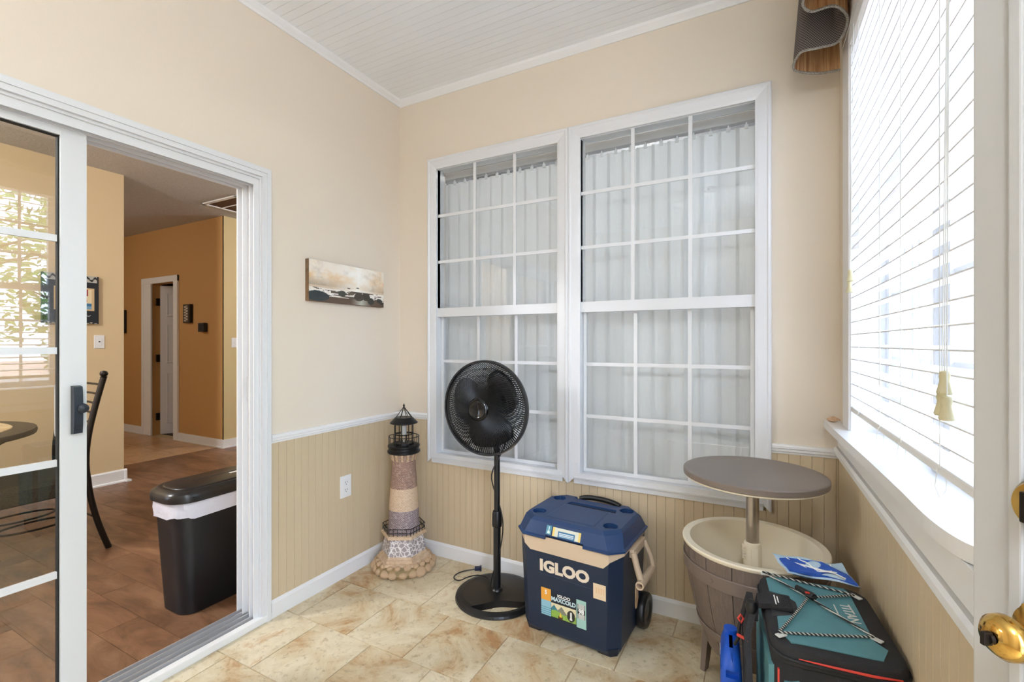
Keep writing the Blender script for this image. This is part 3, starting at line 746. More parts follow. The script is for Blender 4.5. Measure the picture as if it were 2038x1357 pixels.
# framed chef picture on the divider wall
def chef(u, v):
    if u < 0.035 or u > 0.965: return (28, 28, 30)
    if v > 0.87 or v < 0.035:
        k = sin(u * 42) * 0.03 + (0.93 if v > 0.5 else 0.015)
        return (176, 174, 166) if abs(v - k) > 0.022 else (30, 30, 32)
    if 0.2 < u < 0.92 and 0.27 < v < 0.74:
        if not (0.25 < u < 0.87 and 0.30 < v < 0.71): return (206, 178, 136)
        du, dv_ = (u - 0.62) / 0.17, (v - 0.50) / 0.095
        if du * du + dv_ * dv_ < 1:
            if abs(dv_ - 0.25) < 0.1 and abs(abs(du) - 0.4) < 0.13: return (60, 40, 34)
            return (226, 172, 140) if abs(du) < 0.75 or dv_ > 0 else (208, 120, 100)
        if v > 0.58 and abs(du) < 1.1: return (150, 40, 44)
        if v < 0.42: return (58, 110, 150) if v > 0.36 else (120, 160, 186)
        return (222, 206, 170)
    if 0.14 < v < 0.20 and 0.3 < u < 0.85 and abs(v - 0.17 - 0.014 * sin(u * 60)) < 0.009: return (168, 168, 170)
    return (30, 34, 40)
pf = empty('framed_picture', (-5.089, 1.73, 1.625), pi / 2, 'dark framed print with a red and blue figure on the ochre wall', 'picture')
MB().box((-0.2, -0.02, -0.205), (0.165, 0, 0.205), bev=0.002).build('board', M['black'], pf)
printed('print', 0.365, 0.41, 60, 66, chef, frame((-0.0175, -0.0212, 0), (1, 0, 0), (0, 0, 1)), M['print'], pf)
# small frame edge on the hall wall, sign and thermostat
wfm = empty('wall_frame', (-8.03, 3.30, 1.565), 0, 'black framed picture half hidden behind the ochre wall edge', 'picture')
MB().box((-0.2, -0.03, -0.165), (0.06, 0, 0.165), bev=0.004).build('frame_border', M['black'], wfm)
MB().box((-0.17, -0.032, -0.135), (0.03, -0.028, 0.135)).build('print', mat('grey_print', (150, 150, 150), 0.5), wfm)
def signf(u, v):
    if u < 0.1 or u > 0.9 or v < 0.04 or v > 0.96: return (44, 34, 28)
    if abs(u - 0.5 - 0.22 * sin(v * 42)) < 0.13 and 0.08 < v < 0.92: return (206, 196, 178)
    return (96, 84, 72)
sg = empty('wall_sign', (-6.37, 3.30, 1.63), 0, 'small dark upright sign with pale lettering beside the hall door', 'sign')
MB().box((-0.08, -0.035, -0.118), (0.08, 0, 0.118), bev=0.002).build('board', M['bronze'], sg)
printed('lettering', 0.13, 0.23, 16, 40, signf, frame((-0.012, -0.0362, 0), (1, 0, 0), (0, 0, 1)), M['print'], sg)
th = empty('thermostat', (-6.03, 3.30, 1.45), 0, 'small black wall box on the amber wall right of the sign', 'thermostat')
MB().box((-0.06, -0.05, -0.055), (0.06, 0, 0.055), bev=0.006).build('housing', M['black'], th)
MB().box((-0.045, -0.052, -0.04), (0.045, -0.049, 0.04), bev=0.001).build('face', M['dark'], th)

# ---------------------------------------------------------------- dining chair and table
bmz = M['bronze']
def dining_chair(loc, rz, label):
    c = empty('dining_chair', loc, rz, label, 'chair')
    # local: seat faces -y, back at +y; width along x
    w = 0.215
    for s in (-1, 1):
        back = bez((s * w, 0.0, 0.44), (s * w, -0.03, 0.62), (s * w, 0.02, 0.82), (s * w, 0.075, 1.045), 12)
        leg = bez((s * w, 0.0, 0.44), (s * w, 0.01, 0.30), (s * w, 0.05, 0.15), (s * w, 0.10, 0.0), 10)
        MB().tube(list(reversed(leg)) + back[1:], 0.0165, 10).build('rear_post', bmz, c, smooth=True)
        MB().lathe([(0, 0), (0.017, 0), (0.019, 0.004), (0.012, 0.008), (0.019, 0.016), (0.021, 0.026), (0.016, 0.038), (0, 0.043)], 16, (s * w, 0.076, 1.043)).build('finial', bmz, c, smooth=True)
        MB().tube(bez((s * w * 0.98, -0.43, 0.43), (s * w, -0.46, 0.3), (s * w, -0.44, 0.15), (s * w, -0.49, 0.0), 10), 0.014, 10).build('front_leg', bmz, c, smooth=True)
        MB().tube([(s * w, 0, 0.43), (s * w, -0.43, 0.43)], 0.012, 8).build('seat_rail', bmz, c)
    for z, yy in ((1.0, 0.064), (0.945, 0.05), (0.89, 0.036), (0.835, 0.022), (0.78, 0.010), (0.725, 0.0)):
        MB().tube([(-w, yy, z), (-w * 0.4, yy + 0.018, z), (w * 0.4, yy + 0.018, z), (w, yy, z)], 0.0065, 8).build('back_bar', bmz, c, smooth=True)
    M['seatmesh'] = M.get('seatmesh') or mat('dark_woven_seat', (52, 48, 44), 0.8, rgb2=(84, 78, 68), nscale=160, bump=0.5, bscale=200)
    MB().loft([[(x, y, 0.375) for x, y in rrect(0.45, 0.46, 0.05, 4, 0, -0.225)], [(x, y, 0.385) for x, y in rrect(0.47, 0.48, 0.06, 4, 0, -0.225)], [(x, y, 0.455) for x, y in rrect(0.47, 0.48, 0.06, 4, 0, -0.225)], [(x, y, 0.48) for x, y in rrect(0.42, 0.43, 0.05, 4, 0, -0.225)]]).build('seat', M['seatmesh'], c, smooth=True)
    # scroll stretcher
    a = [(0.09 * cos(t) * 1.0 + 0.12, -0.2 + 0.16 * sin(t), 0.22) for t in [2 * pi * k / 24 for k in range(24)]]
    b = [(-0.09 * cos(t) - 0.12, -0.2 + 0.16 * sin(t), 0.22) for t in [2 * pi * k / 24 for k in range(24)]]
    MB().tube(a, 0.006, 6, closed=True).build('scroll_stretcher', bmz, c, smooth=True)
    MB().tube(b, 0.006, 6, closed=True).build('scroll_stretcher', bmz, c, smooth=True)
    MB().tube([(w, 0.02, 0.22), (-w, 0.02, 0.22)], 0.006, 6).build('stretcher', bmz, c)
    return c
dining_chair((-3.735, 1.265, 0), 0.0, 'dark metal ladder-back dining chair with ball finials near the slider')
t = empty('dining_table', (-4.03, 0.57, 0), 0, 'round dark-topped dining table with scrolled iron legs behind the glass', 'table')
R_ = 0.60
tt = MB().lathe([(0, 0.715), (R_ - 0.03, 0.715), (R_, 0.722), (R_ + 0.004, 0.738), (R_, 0.752), (R_ - 0.03, 0.757), (0, 0.757)], 64).build('table_top', mat('dark_table_rim', (46, 38, 32), 0.45, rgb2=(66, 56, 46), nscale=25), t, smooth=True)
MB().lathe([(0, 0.7575), (R_ - 0.10, 0.7575), (R_ - 0.105, 0.7605), (0, 0.761)], 48).build('slate_inset', stone_mat('tan_slate_inset', [(150, 124, 88), (196, 170, 128), (206, 184, 146), (214, 194, 156), (180, 150, 108)], 6.0), tt)
for k in range(4):
    a = pi / 4 + k * pi / 2 + 0.25
    def P(r, z): return (r * cos(a), r * sin(a), z)
    MB().tube(bez(P(0.50, 0.715), P(0.30, 0.60), P(0.16, 0.45), P(0.16, 0.32), 10) + bez(P(0.16, 0.32), P(0.16, 0.2), P(0.30, 0.12), P(0.46, 0.0), 10)[1:], 0.018, 8).build('leg', bmz, t, smooth=True)
MB().tube([(0.19 * cos(q), 0.19 * sin(q), 0.33) for q in [2 * pi * k / 28 for k in range(28)]], 0.009, 8, closed=True).build('leg_ring', bmz, t, smooth=True)

# ---------------------------------------------------------------- waste bin
bn = empty('waste_bin', (-2.41, 1.375, 0.0), radians(0), 'tall slim black waste bin with white liner and black lid inside the slider', 'bin')
bl = MB(); bw, bd = 0.275, 0.50
bl.loft([[(x, y, z) for x, y in rrect(bw * s, bd * s, 0.085 * s, 6)] for s, z in ((0.80, 0.0), (0.82, 0.004), (0.955, 0.50), (0.96, 0.53))])
bl.build('bin_body', mat('matte_black_bin', (20, 21, 25), 0.42), bn, smooth=True)
M['liner'] = mat('white_bag_plastic', (214, 214, 226), 0.35, bump=0.9, bscale=26, spec=0.6)
li = MB(); rings = []
base = rrect(bw * 0.985, bd * 0.985, 0.088, 10)
for zi, z in enumerate((0.455, 0.47, 0.49, 0.51, 0.532)):
    rr_ = []
    for k, (x, y) in enumerate(base):
        j = 1 + 0.012 * sin(k * 1.7 + zi * 1.3) + 0.006 * sin(k * 3.1)
        rr_.append((x * j, y * j, z + (0.005 * sin(k * 0.55) + 0.002 * sin(k * 1.3) if zi == 0 else 0)))
    rings.append(rr_)
li.loft(rings, cap=False); li.build('liner', M['liner'], bn, smooth=True)
M['lid'] = mat('black_lid_plastic', (30, 29, 30), 0.3)
ld = MB().loft([[(x, y, z) for x, y in rrect(bw * s, bd * s2, 0.10, 8)] for s, s2, z in ((1.0, 1.0, 0.525), (1.075, 1.04, 0.527), (1.085, 1.045, 0.55), (1.06, 1.03, 0.565), (0.96, 0.97, 0.578), (0.9, 0.93, 0.580))]).build('lid', M['lid'], bn, smooth=True)
MB().loft([[(x, y, z) for x, y in rrect(bw * s, bd * s2, 0.09, 8)] for s, s2, z in ((0.84, 0.88, 0.5795), (0.82, 0.87, 0.584), (0.80, 0.86, 0.585))]).build('flap', M['lid'], ld, smooth=True)
MB().box((-0.02, -0.10, 0.5845), (-0.012, 0.12, 0.5855)).build('finger_slot', M['dark'], ld)
MB().box((0.0, 0.06, 0.5848), (0.02, 0.11, 0.5858)).build('sticker', M['white'], ld)

# unseen fill lamps added out of frame to brighten the rooms
def fill_lamp(loc, power, label, col=(1.0, 0.86, 0.68)):
    c = empty('fill_lamp', loc, 0, label, 'lamp')
    MB().lathe([(0, 0), (0.09, 0), (0.09, -0.02), (0, -0.02)], 24).build('canopy', M['white'], c, smooth=True)
    sm_ = bpy.data.materials.new('glowing_fill_shade'); sm_.use_nodes = True; b_ = sm_.node_tree.nodes['Principled BSDF']
    b_.inputs['Base Color'].default_value = (0.9, 0.86, 0.8, 1); b_.inputs['Emission Color'].default_value = (*col, 1); b_.inputs['Emission Strength'].default_value = 4.0
    MB().lathe([(0.14, -0.02), (0.15, -0.04), (0.12, -0.09), (0, -0.11)], 28, cap=False).build('shade', sm_, c, smooth=True)
    l = bpy.data.lights.new('fill_bulb', 'POINT'); l.energy = power; l.color = col; l.shadow_soft_size = 0.15
    o = bpy.data.objects.new('fill_bulb', l); COL.objects.link(o); o.parent = c; o.location = (0, 0, -0.30)
fill_lamp((-3.6, -0.7, ZD), 112, 'added unseen fill lamp over the dining room', (0.96, 0.97, 1.0))
fill_lamp((-7.0, 0.9, ZD), 23, 'added unseen fill lamp over the hall', (1.0, 0.92, 0.82))
fill_lamp((-0.8, 4.0, 2.65), 85, 'added unseen fill lamp in the room beyond the vertical blinds', (1.0, 0.99, 0.97))  # added behind the blinds to light the vanes through
fill_lamp((0.22, -0.62, ZC), 27, 'added unseen fill lamp over the sunroom near the entry door', (0.82, 0.91, 1.0))  # added behind the camera as fill for the sunroom
fill_lamp((-3.6, 4.4, ZD), 52, 'added unseen fill lamp over the kitchen end of the dining room', (0.96, 0.97, 1.0))  # added to lift the passage wall and dining ceiling
# ================================================================= THINGS IN THE SUNROOM
# ---- seascape canvas
def hsh(a, b):
    v = sin(a * 127.1 + b * 311.7) * 43758.5453
    return v - math.floor(v)
def vn(x, y):
    xi, yi = math.floor(x), math.floor(y); xf, yf = x - xi, y - yi
    xf = xf * xf * (3 - 2 * xf); yf = yf * yf * (3 - 2 * yf)
    return (hsh(xi, yi) * (1 - xf) + hsh(xi + 1, yi) * xf) * (1 - yf) + (hsh(xi, yi + 1) * (1 - xf) + hsh(xi + 1, yi + 1) * xf) * yf
def fb(x, y): return 0.5 * vn(x, y) + 0.25 * vn(2 * x, 2 * y) + 0.15 * vn(4 * x, 4 * y) + 0.1 * vn(8 * x, 8 * y)
def mixc(a, b, t):
    t = max(0, min(1, t)); return tuple(a[i] + (b[i] - a[i]) * t for i in range(3))
ROCKS = [(0.09, 0.10, 0.17, 0.17, (36, 48, 54)), (0.40, 0.22, 0.06, 0.10, (52, 58, 52)), (0.52, 0.24, 0.05, 0.05, (96, 84, 68)), (0.63, 0.18, 0.08, 0.15, (64, 58, 48)), (0.73, 0.20, 0.07, 0.14, (52, 46, 38)), (0.80, 0.10, 0.055, 0.13, (34, 36, 36)), (0.93, 0.13, 0.05, 0.09, (44, 46, 44)), (0.98, 0.06, 0.05, 0.05, (40, 40, 38)), (0.49, 0.375, 0.025, 0.015, (84, 72, 60)), (0.61, 0.41, 0.025, 0.018, (70, 62, 54)), (0.87, 0.20, 0.02, 0.02, (50, 46, 42))]
def sea(u, v):
    for cx, cy, rx, ry, c in ROCKS:
        q = ((u - cx) / (rx * 0.86)) ** 2 + ((v - cy - 0.035) / (ry * 0.74)) ** 2
        if q < 1 + 0.35 * (fb(u * 18, v * 9) - 0.5): return mixc(c, (110, 96, 78), 0.35 * fb(u * 30 + cx * 9, v * 20))
    if v > 0.40:
        n = fb(u * 5 + 3, v * 3.2); n2 = fb(u * 9 + 7, v * 5 + 2)
        base = mixc((236, 226, 212), (222, 186, 140), (n - 0.45) * 3.2)
        base = mixc(base, (250, 250, 246), max(0, 1 - abs(u - 0.62) * 3.2) * (0.5 + n2) * 0.8)
        return mixc(base, (168, 152, 134), max(0, (0.62 - v) * 4.0) * (1 - min(1, abs(u - 0.62) * -2 + 1)) * 0.9 + max(0, n2 - 0.62) * 1.5)
    if v > 0.34: return mixc((210, 190, 166), (250, 246, 238), max(0, 1 - abs(u - 0.6) * 3))
    if v > 0.14:
        f = fb(u * 9, v * 40)
        return (92, 80, 68) if f > 0.56 else mixc((222, 212, 198), (248, 246, 242), fb(u * 30, v * 30))
    return mixc((92, 74, 60), (188, 190, 178), max(0, 1 - abs(u - 0.66) * 7))
cv = empty('canvas_print', (XL, 1.797, 1.564), pi / 2, 'small seascape canvas of rocks and surf on the left wall', 'picture')
MB().box((-0.257, -0.026, -0.103), (0.257, 0, 0.103), bev=0.001).build('canvas_wrap', mat('canvas_edge', (150, 116, 82), 0.8, rgb2=(70, 56, 46), nscale=7), cv)
printed('seascape', 0.513, 0.205, 190, 76, sea, frame((0, -0.0265, 0), (1, 0, 0), (0, 0, 1)), M['print'], cv)

# ---- garden lighthouse
def brick_mat(name, c1, c2, mortar, sc):
    m = bpy.data.materials.new(name); m.use_nodes = True
    nt = m.node_tree; b = nt.nodes['Principled BSDF']; b.inputs['Roughness'].default_value = 0.75
    tc = nt.nodes.new('ShaderNodeTexCoord'); se = nt.nodes.new('ShaderNodeSeparateXYZ'); nt.links.new(tc.outputs['Object'], se.inputs[0])
    at = nt.nodes.new('ShaderNodeMath'); at.operation = 'ARCTAN2'; nt.links.new(se.outputs['Y'], at.inputs[0]); nt.links.new(se.outputs['X'], at.inputs[1])
    mu = nt.nodes.new('ShaderNodeMath'); mu.operation = 'MULTIPLY'; mu.inputs[1].default_value = 0.075; nt.links.new(at.outputs[0], mu.inputs[0])
    co = nt.nodes.new('ShaderNodeCombineXYZ'); nt.links.new(mu.outputs[0], co.inputs[0]); nt.links.new(se.outputs['Z'], co.inputs[1])
    bt = nt.nodes.new('ShaderNodeTexBrick'); bt.inputs['Scale'].default_value = sc; bt.inputs['Mortar Size'].default_value = 0.03; bt.inputs['Bias'].default_value = 0.0
    bt.inputs['Color1'].default_value = lin(c1); bt.inputs['Color2'].default_value = lin(c2); bt.inputs['Mortar'].default_value = lin(mortar)
    nt.links.new(co.outputs[0], bt.inputs['Vector'])
    n = nt.nodes.new('ShaderNodeTexNoise'); n.inputs['Scale'].default_value = 90; nt.links.new(tc.outputs['Object'], n.inputs['Vector'])
    r = nt.nodes.new('ShaderNodeValToRGB'); r.color_ramp.elements[0].position = 0.52; r.color_ramp.elements[1].position = 0.62
    nt.links.new(n.outputs['Fac'], r.inputs['Fac'])
    mx = nt.nodes.new('ShaderNodeMix'); mx.data_type = 'RGBA'; mx.inputs['B'].default_value = lin(mortar)
    ms = nt.nodes.new('ShaderNodeMath'); ms.operation = 'MULTIPLY'; ms.inputs[1].default_value = 0.4; nt.links.new(r.outputs[0], ms.inputs[0])
    nt.links.new(ms.outputs[0], mx.inputs['Factor']); nt.links.new(bt.outputs['Color'], mx.inputs['A']); nt.links.new(mx.outputs['Result'], b.inputs['Base Color'])
    bp = nt.nodes.new('ShaderNodeBump'); bp.inputs['Strength'].default_value = 0.6; bp.inputs['Distance'].default_value = 0.002; bp.invert = True
    nt.links.new(bt.outputs['Fac'], bp.inputs['Height']); nt.links.new(bp.outputs['Normal'], b.inputs['Normal'])
    return m
lh = empty('lighthouse_ornament', (-1.748, 2.017, 0), radians(-31), 'banded stone-look garden lighthouse with a black lantern in the corner', 'ornament')
M['resin'] = mat('cream_resin', (214, 190, 162), 0.7, rgb2=(190, 160, 128), nscale=30, bump=0.4, bscale=120)
M['lhstone'] = mat('warm_rock', (196, 158, 120), 0.8, rgb2=(222, 196, 162), nscale=14, bump=0.6, bscale=90, rnd=1)
M['moss'] = mat('mossy_bed', (128, 116, 80), 0.9, rgb2=(170, 140, 100), nscale=40, bump=0.7, bscale=120)
MB().lathe([(0, 0), (0.150, 0), (0.160, 0.02), (0.150, 0.045), (0.120, 0.062), (0, 0.064)], 32).build('rock_bed', M['moss'], lh, smooth=True)
rk = []
for s in range(3):
    mb = MB(); g = bmesh.ops.create_icosphere(mb.bm, subdivisions=2, radius=1.0)
    for v in g['verts']:
        n = v.co.normalized(); v.co = n * (1 + 0.13 * (vn(n.x * 2.1 + s * 5, n.y * 2.1 + n.z * 1.7) - 0.5) * 2)
    me = mb.mesh('rock'); me.materials.append(M['lhstone']); me.shade_smooth(); rk.append(me)
for k in range(19):
    a = 2 * pi * k / 19 + random.uniform(-0.05, 0.05)
    s = random.uniform(0.021, 0.034)
    o = link('rock', rk[k % 3], None, lh, loc=(0.150 * cos(a), 0.150 * sin(a), 0.022)); o.scale = (s, s * 1.1, s * 0.85); o.rotation_euler = (0, 0, a)
    a += 0.16; s = random.uniform(0.015, 0.02)
    o = link('rock', rk[(k + 1) % 3], None, lh, loc=(0.138 * cos(a), 0.138 * sin(a), 0.053)); o.scale = (s, s * 1.1, s * 0.85); o.rotation_euler = (0.3, 0, a)
def hexa(r, z, n=6, rot=0.0): return [(r * cos(2 * pi * k / n + rot), r * sin(2 * pi * k / n + rot), z) for k in range(n)]
MB().loft([hexa(0.150, 0.056), hexa(0.150, 0.070), hexa(0.140, 0.072), hexa(0.138, 0.084), hexa(0.126, 0.088), hexa(0.122, 0.100)]).build('plinth_moulding', M['resin'], lh)
M['cobble'] = None
m = bpy.data.materials.new('cobbled_plinth'); m.use_nodes = True; nt = m.node_tree; b = nt.nodes['Principled BSDF']; b.inputs['Roughness'].default_value = 0.8
tc = nt.nodes.new('ShaderNodeTexCoord'); vo = nt.nodes.new('ShaderNodeTexVoronoi'); vo.feature = 'DISTANCE_TO_EDGE'; vo.inputs['Scale'].default_value = 46
nt.links.new(tc.outputs['Object'], vo.inputs['Vector']); r = nt.nodes.new('ShaderNodeValToRGB')
r.color_ramp.elements[0].position = 0.04; r.color_ramp.elements[0].color = lin((230, 224, 222)); r.color_ramp.elements[1].position = 0.12; r.color_ramp.elements[1].color = lin((156, 146, 146))
nt.links.new(vo.outputs['Distance'], r.inputs['Fac']); nt.links.new(r.outputs[0], b.inputs['Base Color'])
bp = nt.nodes.new('ShaderNodeBump'); bp.inputs['Strength'].default_value = 0.7; bp.inputs['Distance'].default_value = 0.003; nt.links.new(r.outputs[0], bp.inputs['Height']); nt.links.new(bp.outputs['Normal'], b.inputs['Normal'])
MB().loft([hexa(0.122, 0.098), hexa(0.106, 0.190)]).build('cobbled_plinth', m, lh)
MB().loft([hexa(0.106, 0.188), hexa(0.125, 0.193), hexa(0.126, 0.206), hexa(0.118, 0.210)]).build('plinth_cap', M['resin'], lh)
rl = MB()
for z in (0.226, 0.248): rl.tube(hexa(0.117, z), 0.0022, 5, closed=True)
for k in range(6):
    p, q = Vector(hexa(0.117, 0)[k]), Vector(hexa(0.117, 0)[(k + 1) % 6])
    for j in range(5):
        w_ = p.lerp(q, j / 5); rl.tube([(w_.x, w_.y, 0.208), (w_.x, w_.y, 0.249)], 0.0018, 5)
rl.build('balcony_rail', M['blackmetal'], lh)
B1 = brick_mat('rust_brick_band', (140, 102, 88), (112, 82, 74), (196, 170, 152), 42)
B2 = brick_mat('cream_brick_band', (220, 196, 168), (212, 186, 158), (186, 158, 130), 34)
B3 = brick_mat('mauve_brick_band', (118, 96, 98), (98, 80, 86), (198, 186, 186), 42)
MB().lathe([(0.094, 0.206), (0.088, 0.228), (0.083, 0.26), (0.0805, 0.335)], 40, cap=False).build('mauve_band', B3, lh, smooth=True)
MB().lathe([(0.0815, 0.334), (0.0812, 0.337), (0.0745, 0.450), (0.0735, 0.453)], 40, cap=False).build('cream_band', B2, lh, smooth=True)
MB().lathe([(0.0735, 0.452), (0.066, 0.56), (0.064, 0.604)], 40, cap=False).build('rust_band', B1, lh, smooth=True)
MB().lathe([(0.063, 0.600), (0.064, 0.61), (0.072, 0.642), (0, 0.643)], 40, cap=False).build('gallery_neck', brick_mat('neck', (140, 110, 92), (120, 92, 78), (196, 172, 150), 60), lh, smooth=True)
cm_ = MB().loft([[(0.060, -0.005, 0.602), (0.067, -0.005, 0.602), (0.078, -0.006, 0.642), (0.060, -0.006, 0.642)], [(0.060, 0.005, 0.602), (0.067, 0.005, 0.602), (0.078, 0.006, 0.642), (0.060, 0.006, 0.642)]]).mesh('corbel'); cm_.materials.append(M['resin'])
for k in range(14):
    o = link('corbel', cm_, None, lh); o.rotation_euler = (0, 0, 2 * pi * k / 14)
MB().lathe([(0, 0.642), (0.086, 0.642), (0.090, 0.647), (0.090, 0.655), (0.084, 0.660), (0.084, 0.672), (0.088, 0.677), (0.088, 0.684), (0.080, 0.688), (0, 0.688)], 40).build('gallery_deck', M['blackmetal'], lh, smooth=True)
gr = MB()
for z in (0.733,): gr.tube([(0.083 * cos(a), 0.083 * sin(a), z) for a in [2 * pi * k / 32 for k in range(32)]], 0.0022, 6, closed=True)
for k in range(14):
    a = 2 * pi * k / 14; gr.tube([(0.083 * cos(a), 0.083 * sin(a), 0.686), (0.083 * cos(a), 0.083 * sin(a), 0.733)], 0.0016, 5)
gr.build('gallery_rail', M['blackmetal'], lh)
MB().lathe([(0, 0.688), (0.058, 0.688), (0.058, 0.698), (0, 0.699)], 32).build('lantern_floor', M['blackmetal'], lh, smooth=True)
for k in range(8):
    a = 2 * pi * k / 8 + 0.2
    MB().tube([(0.052 * cos(a), 0.052 * sin(a), 0.695), (0.052 * cos(a), 0.052 * sin(a), 0.806)], 0.0024, 6).build('lantern_post', M['blackmetal'], lh)
MB().tube([(0.052 * cos(a), 0.052 * sin(a), 0.745) for a in [2 * pi * k / 28 for k in range(28)]], 0.003, 6, closed=True).build('lantern_ring', M['blackmetal'], lh)
MB().lathe([(0, 0.742), (0.015, 0.742), (0.015, 0.80), (0, 0.80)], 16).tube([(0, 0, 0.695), (0, 0, 0.745)], 0.004, 6).build('solar_lamp', mat('frosted_lamp', (186, 186, 182), 0.3), lh, smooth=True)
MB().lathe([(0, 0.800), (0.056, 0.800), (0.076, 0.806), (0.076, 0.810), (0.050, 0.836), (0.048, 0.838), (0, 0.838)], 36).build('lantern_roof', M['blackmetal'], lh, smooth=True)
rw = MB()
for k in range(8):
    a = 2 * pi * k / 8; rw.tube([(0.047 * cos(a), 0.047 * sin(a), 0.836), (0.004 * cos(a), 0.004 * sin(a), 0.893)], 0.0018, 5)
rw.build('roof_wires', M['blackmetal'], lh)
MB().lathe([(0, 0.888), (0.006, 0.889), (0.003, 0.896), (0.007, 0.902), (0.003, 0.907), (0.004, 0.911), (0, 0.914)], 12).build('finial', M['bronze'], lh, smooth=True)

# ---- pedestal fan
fan = empty('pedestal_fan', (-1.135, 1.995, 0), 0, 'black pedestal fan standing in front of the left back window', 'fan')
M['fanblk'] = mat('satin_black_fan', (17, 17, 19), 0.34)
bs = MB().lathe([(0, 0), (0.202, 0), (0.206, 0.006), (0.203, 0.016), (0.19, 0.024), (0.17, 0.029), (0.05, 0.036), (0, 0.036)], 56).build('base', M['fanblk'], fan)
# crescent opening in the base, toward the room
cut = MB(); cp_ = []
for k in range(15): a = radians(-138 + 96 * k / 14); cp_.append((0.180 * cos(a), 0.180 * sin(a)))
for k in range(1, 14): a = radians(-42 - 96 * k / 14); r_ = 0.098 + 0.078 * abs((math.degrees(a) + 90) / 48) ** 2.2; cp_.append((r_ * cos(a), r_ * sin(a)))
rot = radians(35)
cut.prism([(p[0] * cos(rot) - p[1] * sin(rot), p[0] * sin(rot) + p[1] * cos(rot)) for p in cp_], -0.02, 0.08)
bool_diff(bs, cut)
MB().tube([(0, 0, 0.03), (0, 0, 0.40)], 0.0185, 20).lathe([(0.018, 0.034), (0.03, 0.034), (0.027, 0.042), (0.0185, 0.048)], 24).build('lower_pole', M['fanblk'], fan, smooth=True)
MB().lathe([(0.019, 0.345), (0.0235, 0.348), (0.025, 0.36), (0.0235, 0.41), (0.020, 0.424), (0.0165, 0.426)], 24).build('height_collar', M['fanblk'], fan, smooth=True)
MB().tube([(0, 0, 0.39), (0, 0, 0.85)], 0.0148, 20).build('upper_pole', M['fanblk'], fan, smooth=True)
HC = Vector((-0.012, -0.095, 0.943)); FR = 0.222
MB().loft([[(x, -0.02, 0.80 + y) for x, y in rrect(0.05, 0.10, 0.02, 4)], [(x, 0.03, 0.80 + y) for x, y in rrect(0.05, 0.09, 0.02, 4)]]).build('neck_bracket', M['fanblk'], fan, smooth=True)
mh = MB().lathe([(0, 0.0), (0.055, 0.0), (0.072, 0.02), (0.075, 0.05), (0.065, 0.09), (0.045, 0.115), (0, 0.122)], 28)
mh.xf(Matrix.Translation(HC + Vector((0, 0.055, 0))) @ Matrix.Rotation(-pi / 2, 4, 'X')).build('motor_housing', M['fanblk'], fan, smooth=True)
def gpt(r, a, y): return (HC.x + r * cos(a), HC.y + y, HC.z + r * sin(a))
def gril(front):
    mb = MB(); n = 120
    for k in range(n):
        a0 = 2 * pi * k / n; pts = []
        for j in range(9):
            t = j / 8; r = 0.055 + (FR - 0.055) * t
            sw = 0.55 * (1 - t) ** 1.0 * (1 if front else -0.6)
            yy = (-0.062 + 0.062 * t ** 4) if front else (0.055 - 0.055 * t ** 4)
            pts.append(gpt(r, a0 + sw, yy))
        mb.tube(pts, 0.0021, 4)
    for r in (0.095, 0.125, 0.155, 0.188):
        t = (r - 0.055) / (FR - 0.055); yy = (-0.060 + 0.062 * t ** 4) if front else (0.053 - 0.055 * t ** 4)
        mb.tube([gpt(r, 2 * pi * k / 56, yy) for k in range(56)], 0.0013, 4, closed=True)
    return mb
o = gril(True).build('front_grille', M['fanblk'], fan); o['kind'] = 'stuff'
o = gril(False).build('rear_grille', M['fanblk'], fan); o['kind'] = 'stuff'
rb = MB(); prof = [(FR - 0.004, -0.014), (FR + 0.004, -0.015), (FR + 0.007, -0.004), (FR + 0.007, 0.010), (FR + 0.003, 0.017), (FR - 0.004, 0.016)]
rb.loft([[gpt(r, 2 * pi * k / 72, y) for k in range(72)] for r, y in prof + prof[:1]], cap=False).build('rim_band', M['fanblk'], fan, smooth=True)
hubm = MB().lathe([(0, 0.012), (0.034, 0.012), (0.040, 0.016), (0.045, 0.013), (0.053, 0.008), (0.057, 0), (0.057, -0.008), (0, -0.008)], 40).xf(Matrix.Translation(HC + Vector((0, -0.058, 0))) @ Matrix.Rotation(pi / 2, 4, 'X')).build('hub_badge', mat('gloss_black_badge', (12, 12, 14), 0.12), fan, smooth=True)
MB().lathe([(0.0425, 0.0155), (0.044, 0.0168), (0.0455, 0.0145)], 48, cap=False).xf(Matrix.Translation(HC + Vector((0, -0.058, 0))) @ Matrix.Rotation(pi / 2, 4, 'X')).build('badge_ring', M['bronze'], hubm, smooth=True)
for b_ in range(3):
    a0 = radians(35 + 120 * b_); mb = MB(); rows = []
    for j in range(9):
        t = j / 8; r = 0.045 + 0.145 * t; half = radians(22 + 30 * sin(pi * (0.15 + 0.75 * t)))
        rows.append([gpt(r, a0 + half * (2 * k / 6 - 1) + 0.18 * t, 0.010 + 0.020 * (2 * k / 6 - 1)) for k in range(7)])
    mb.loft(rows, cap=False, closed=False)
    me_o = mb.build('blade', M['fanblk'], fan, smooth=True)
    sd = me_o.modifiers.new('thick', 'SOLIDIFY'); sd.thickness = 0.0025
MB().lathe([(0, -0.02), (0.045, -0.02), (0.045, 0.03), (0, 0.03)], 28).xf(Matrix.Translation(HC) @ Matrix.Rotation(-pi / 2, 4, 'X')).build('blade_hub', M['fanblk'], fan, smooth=True)
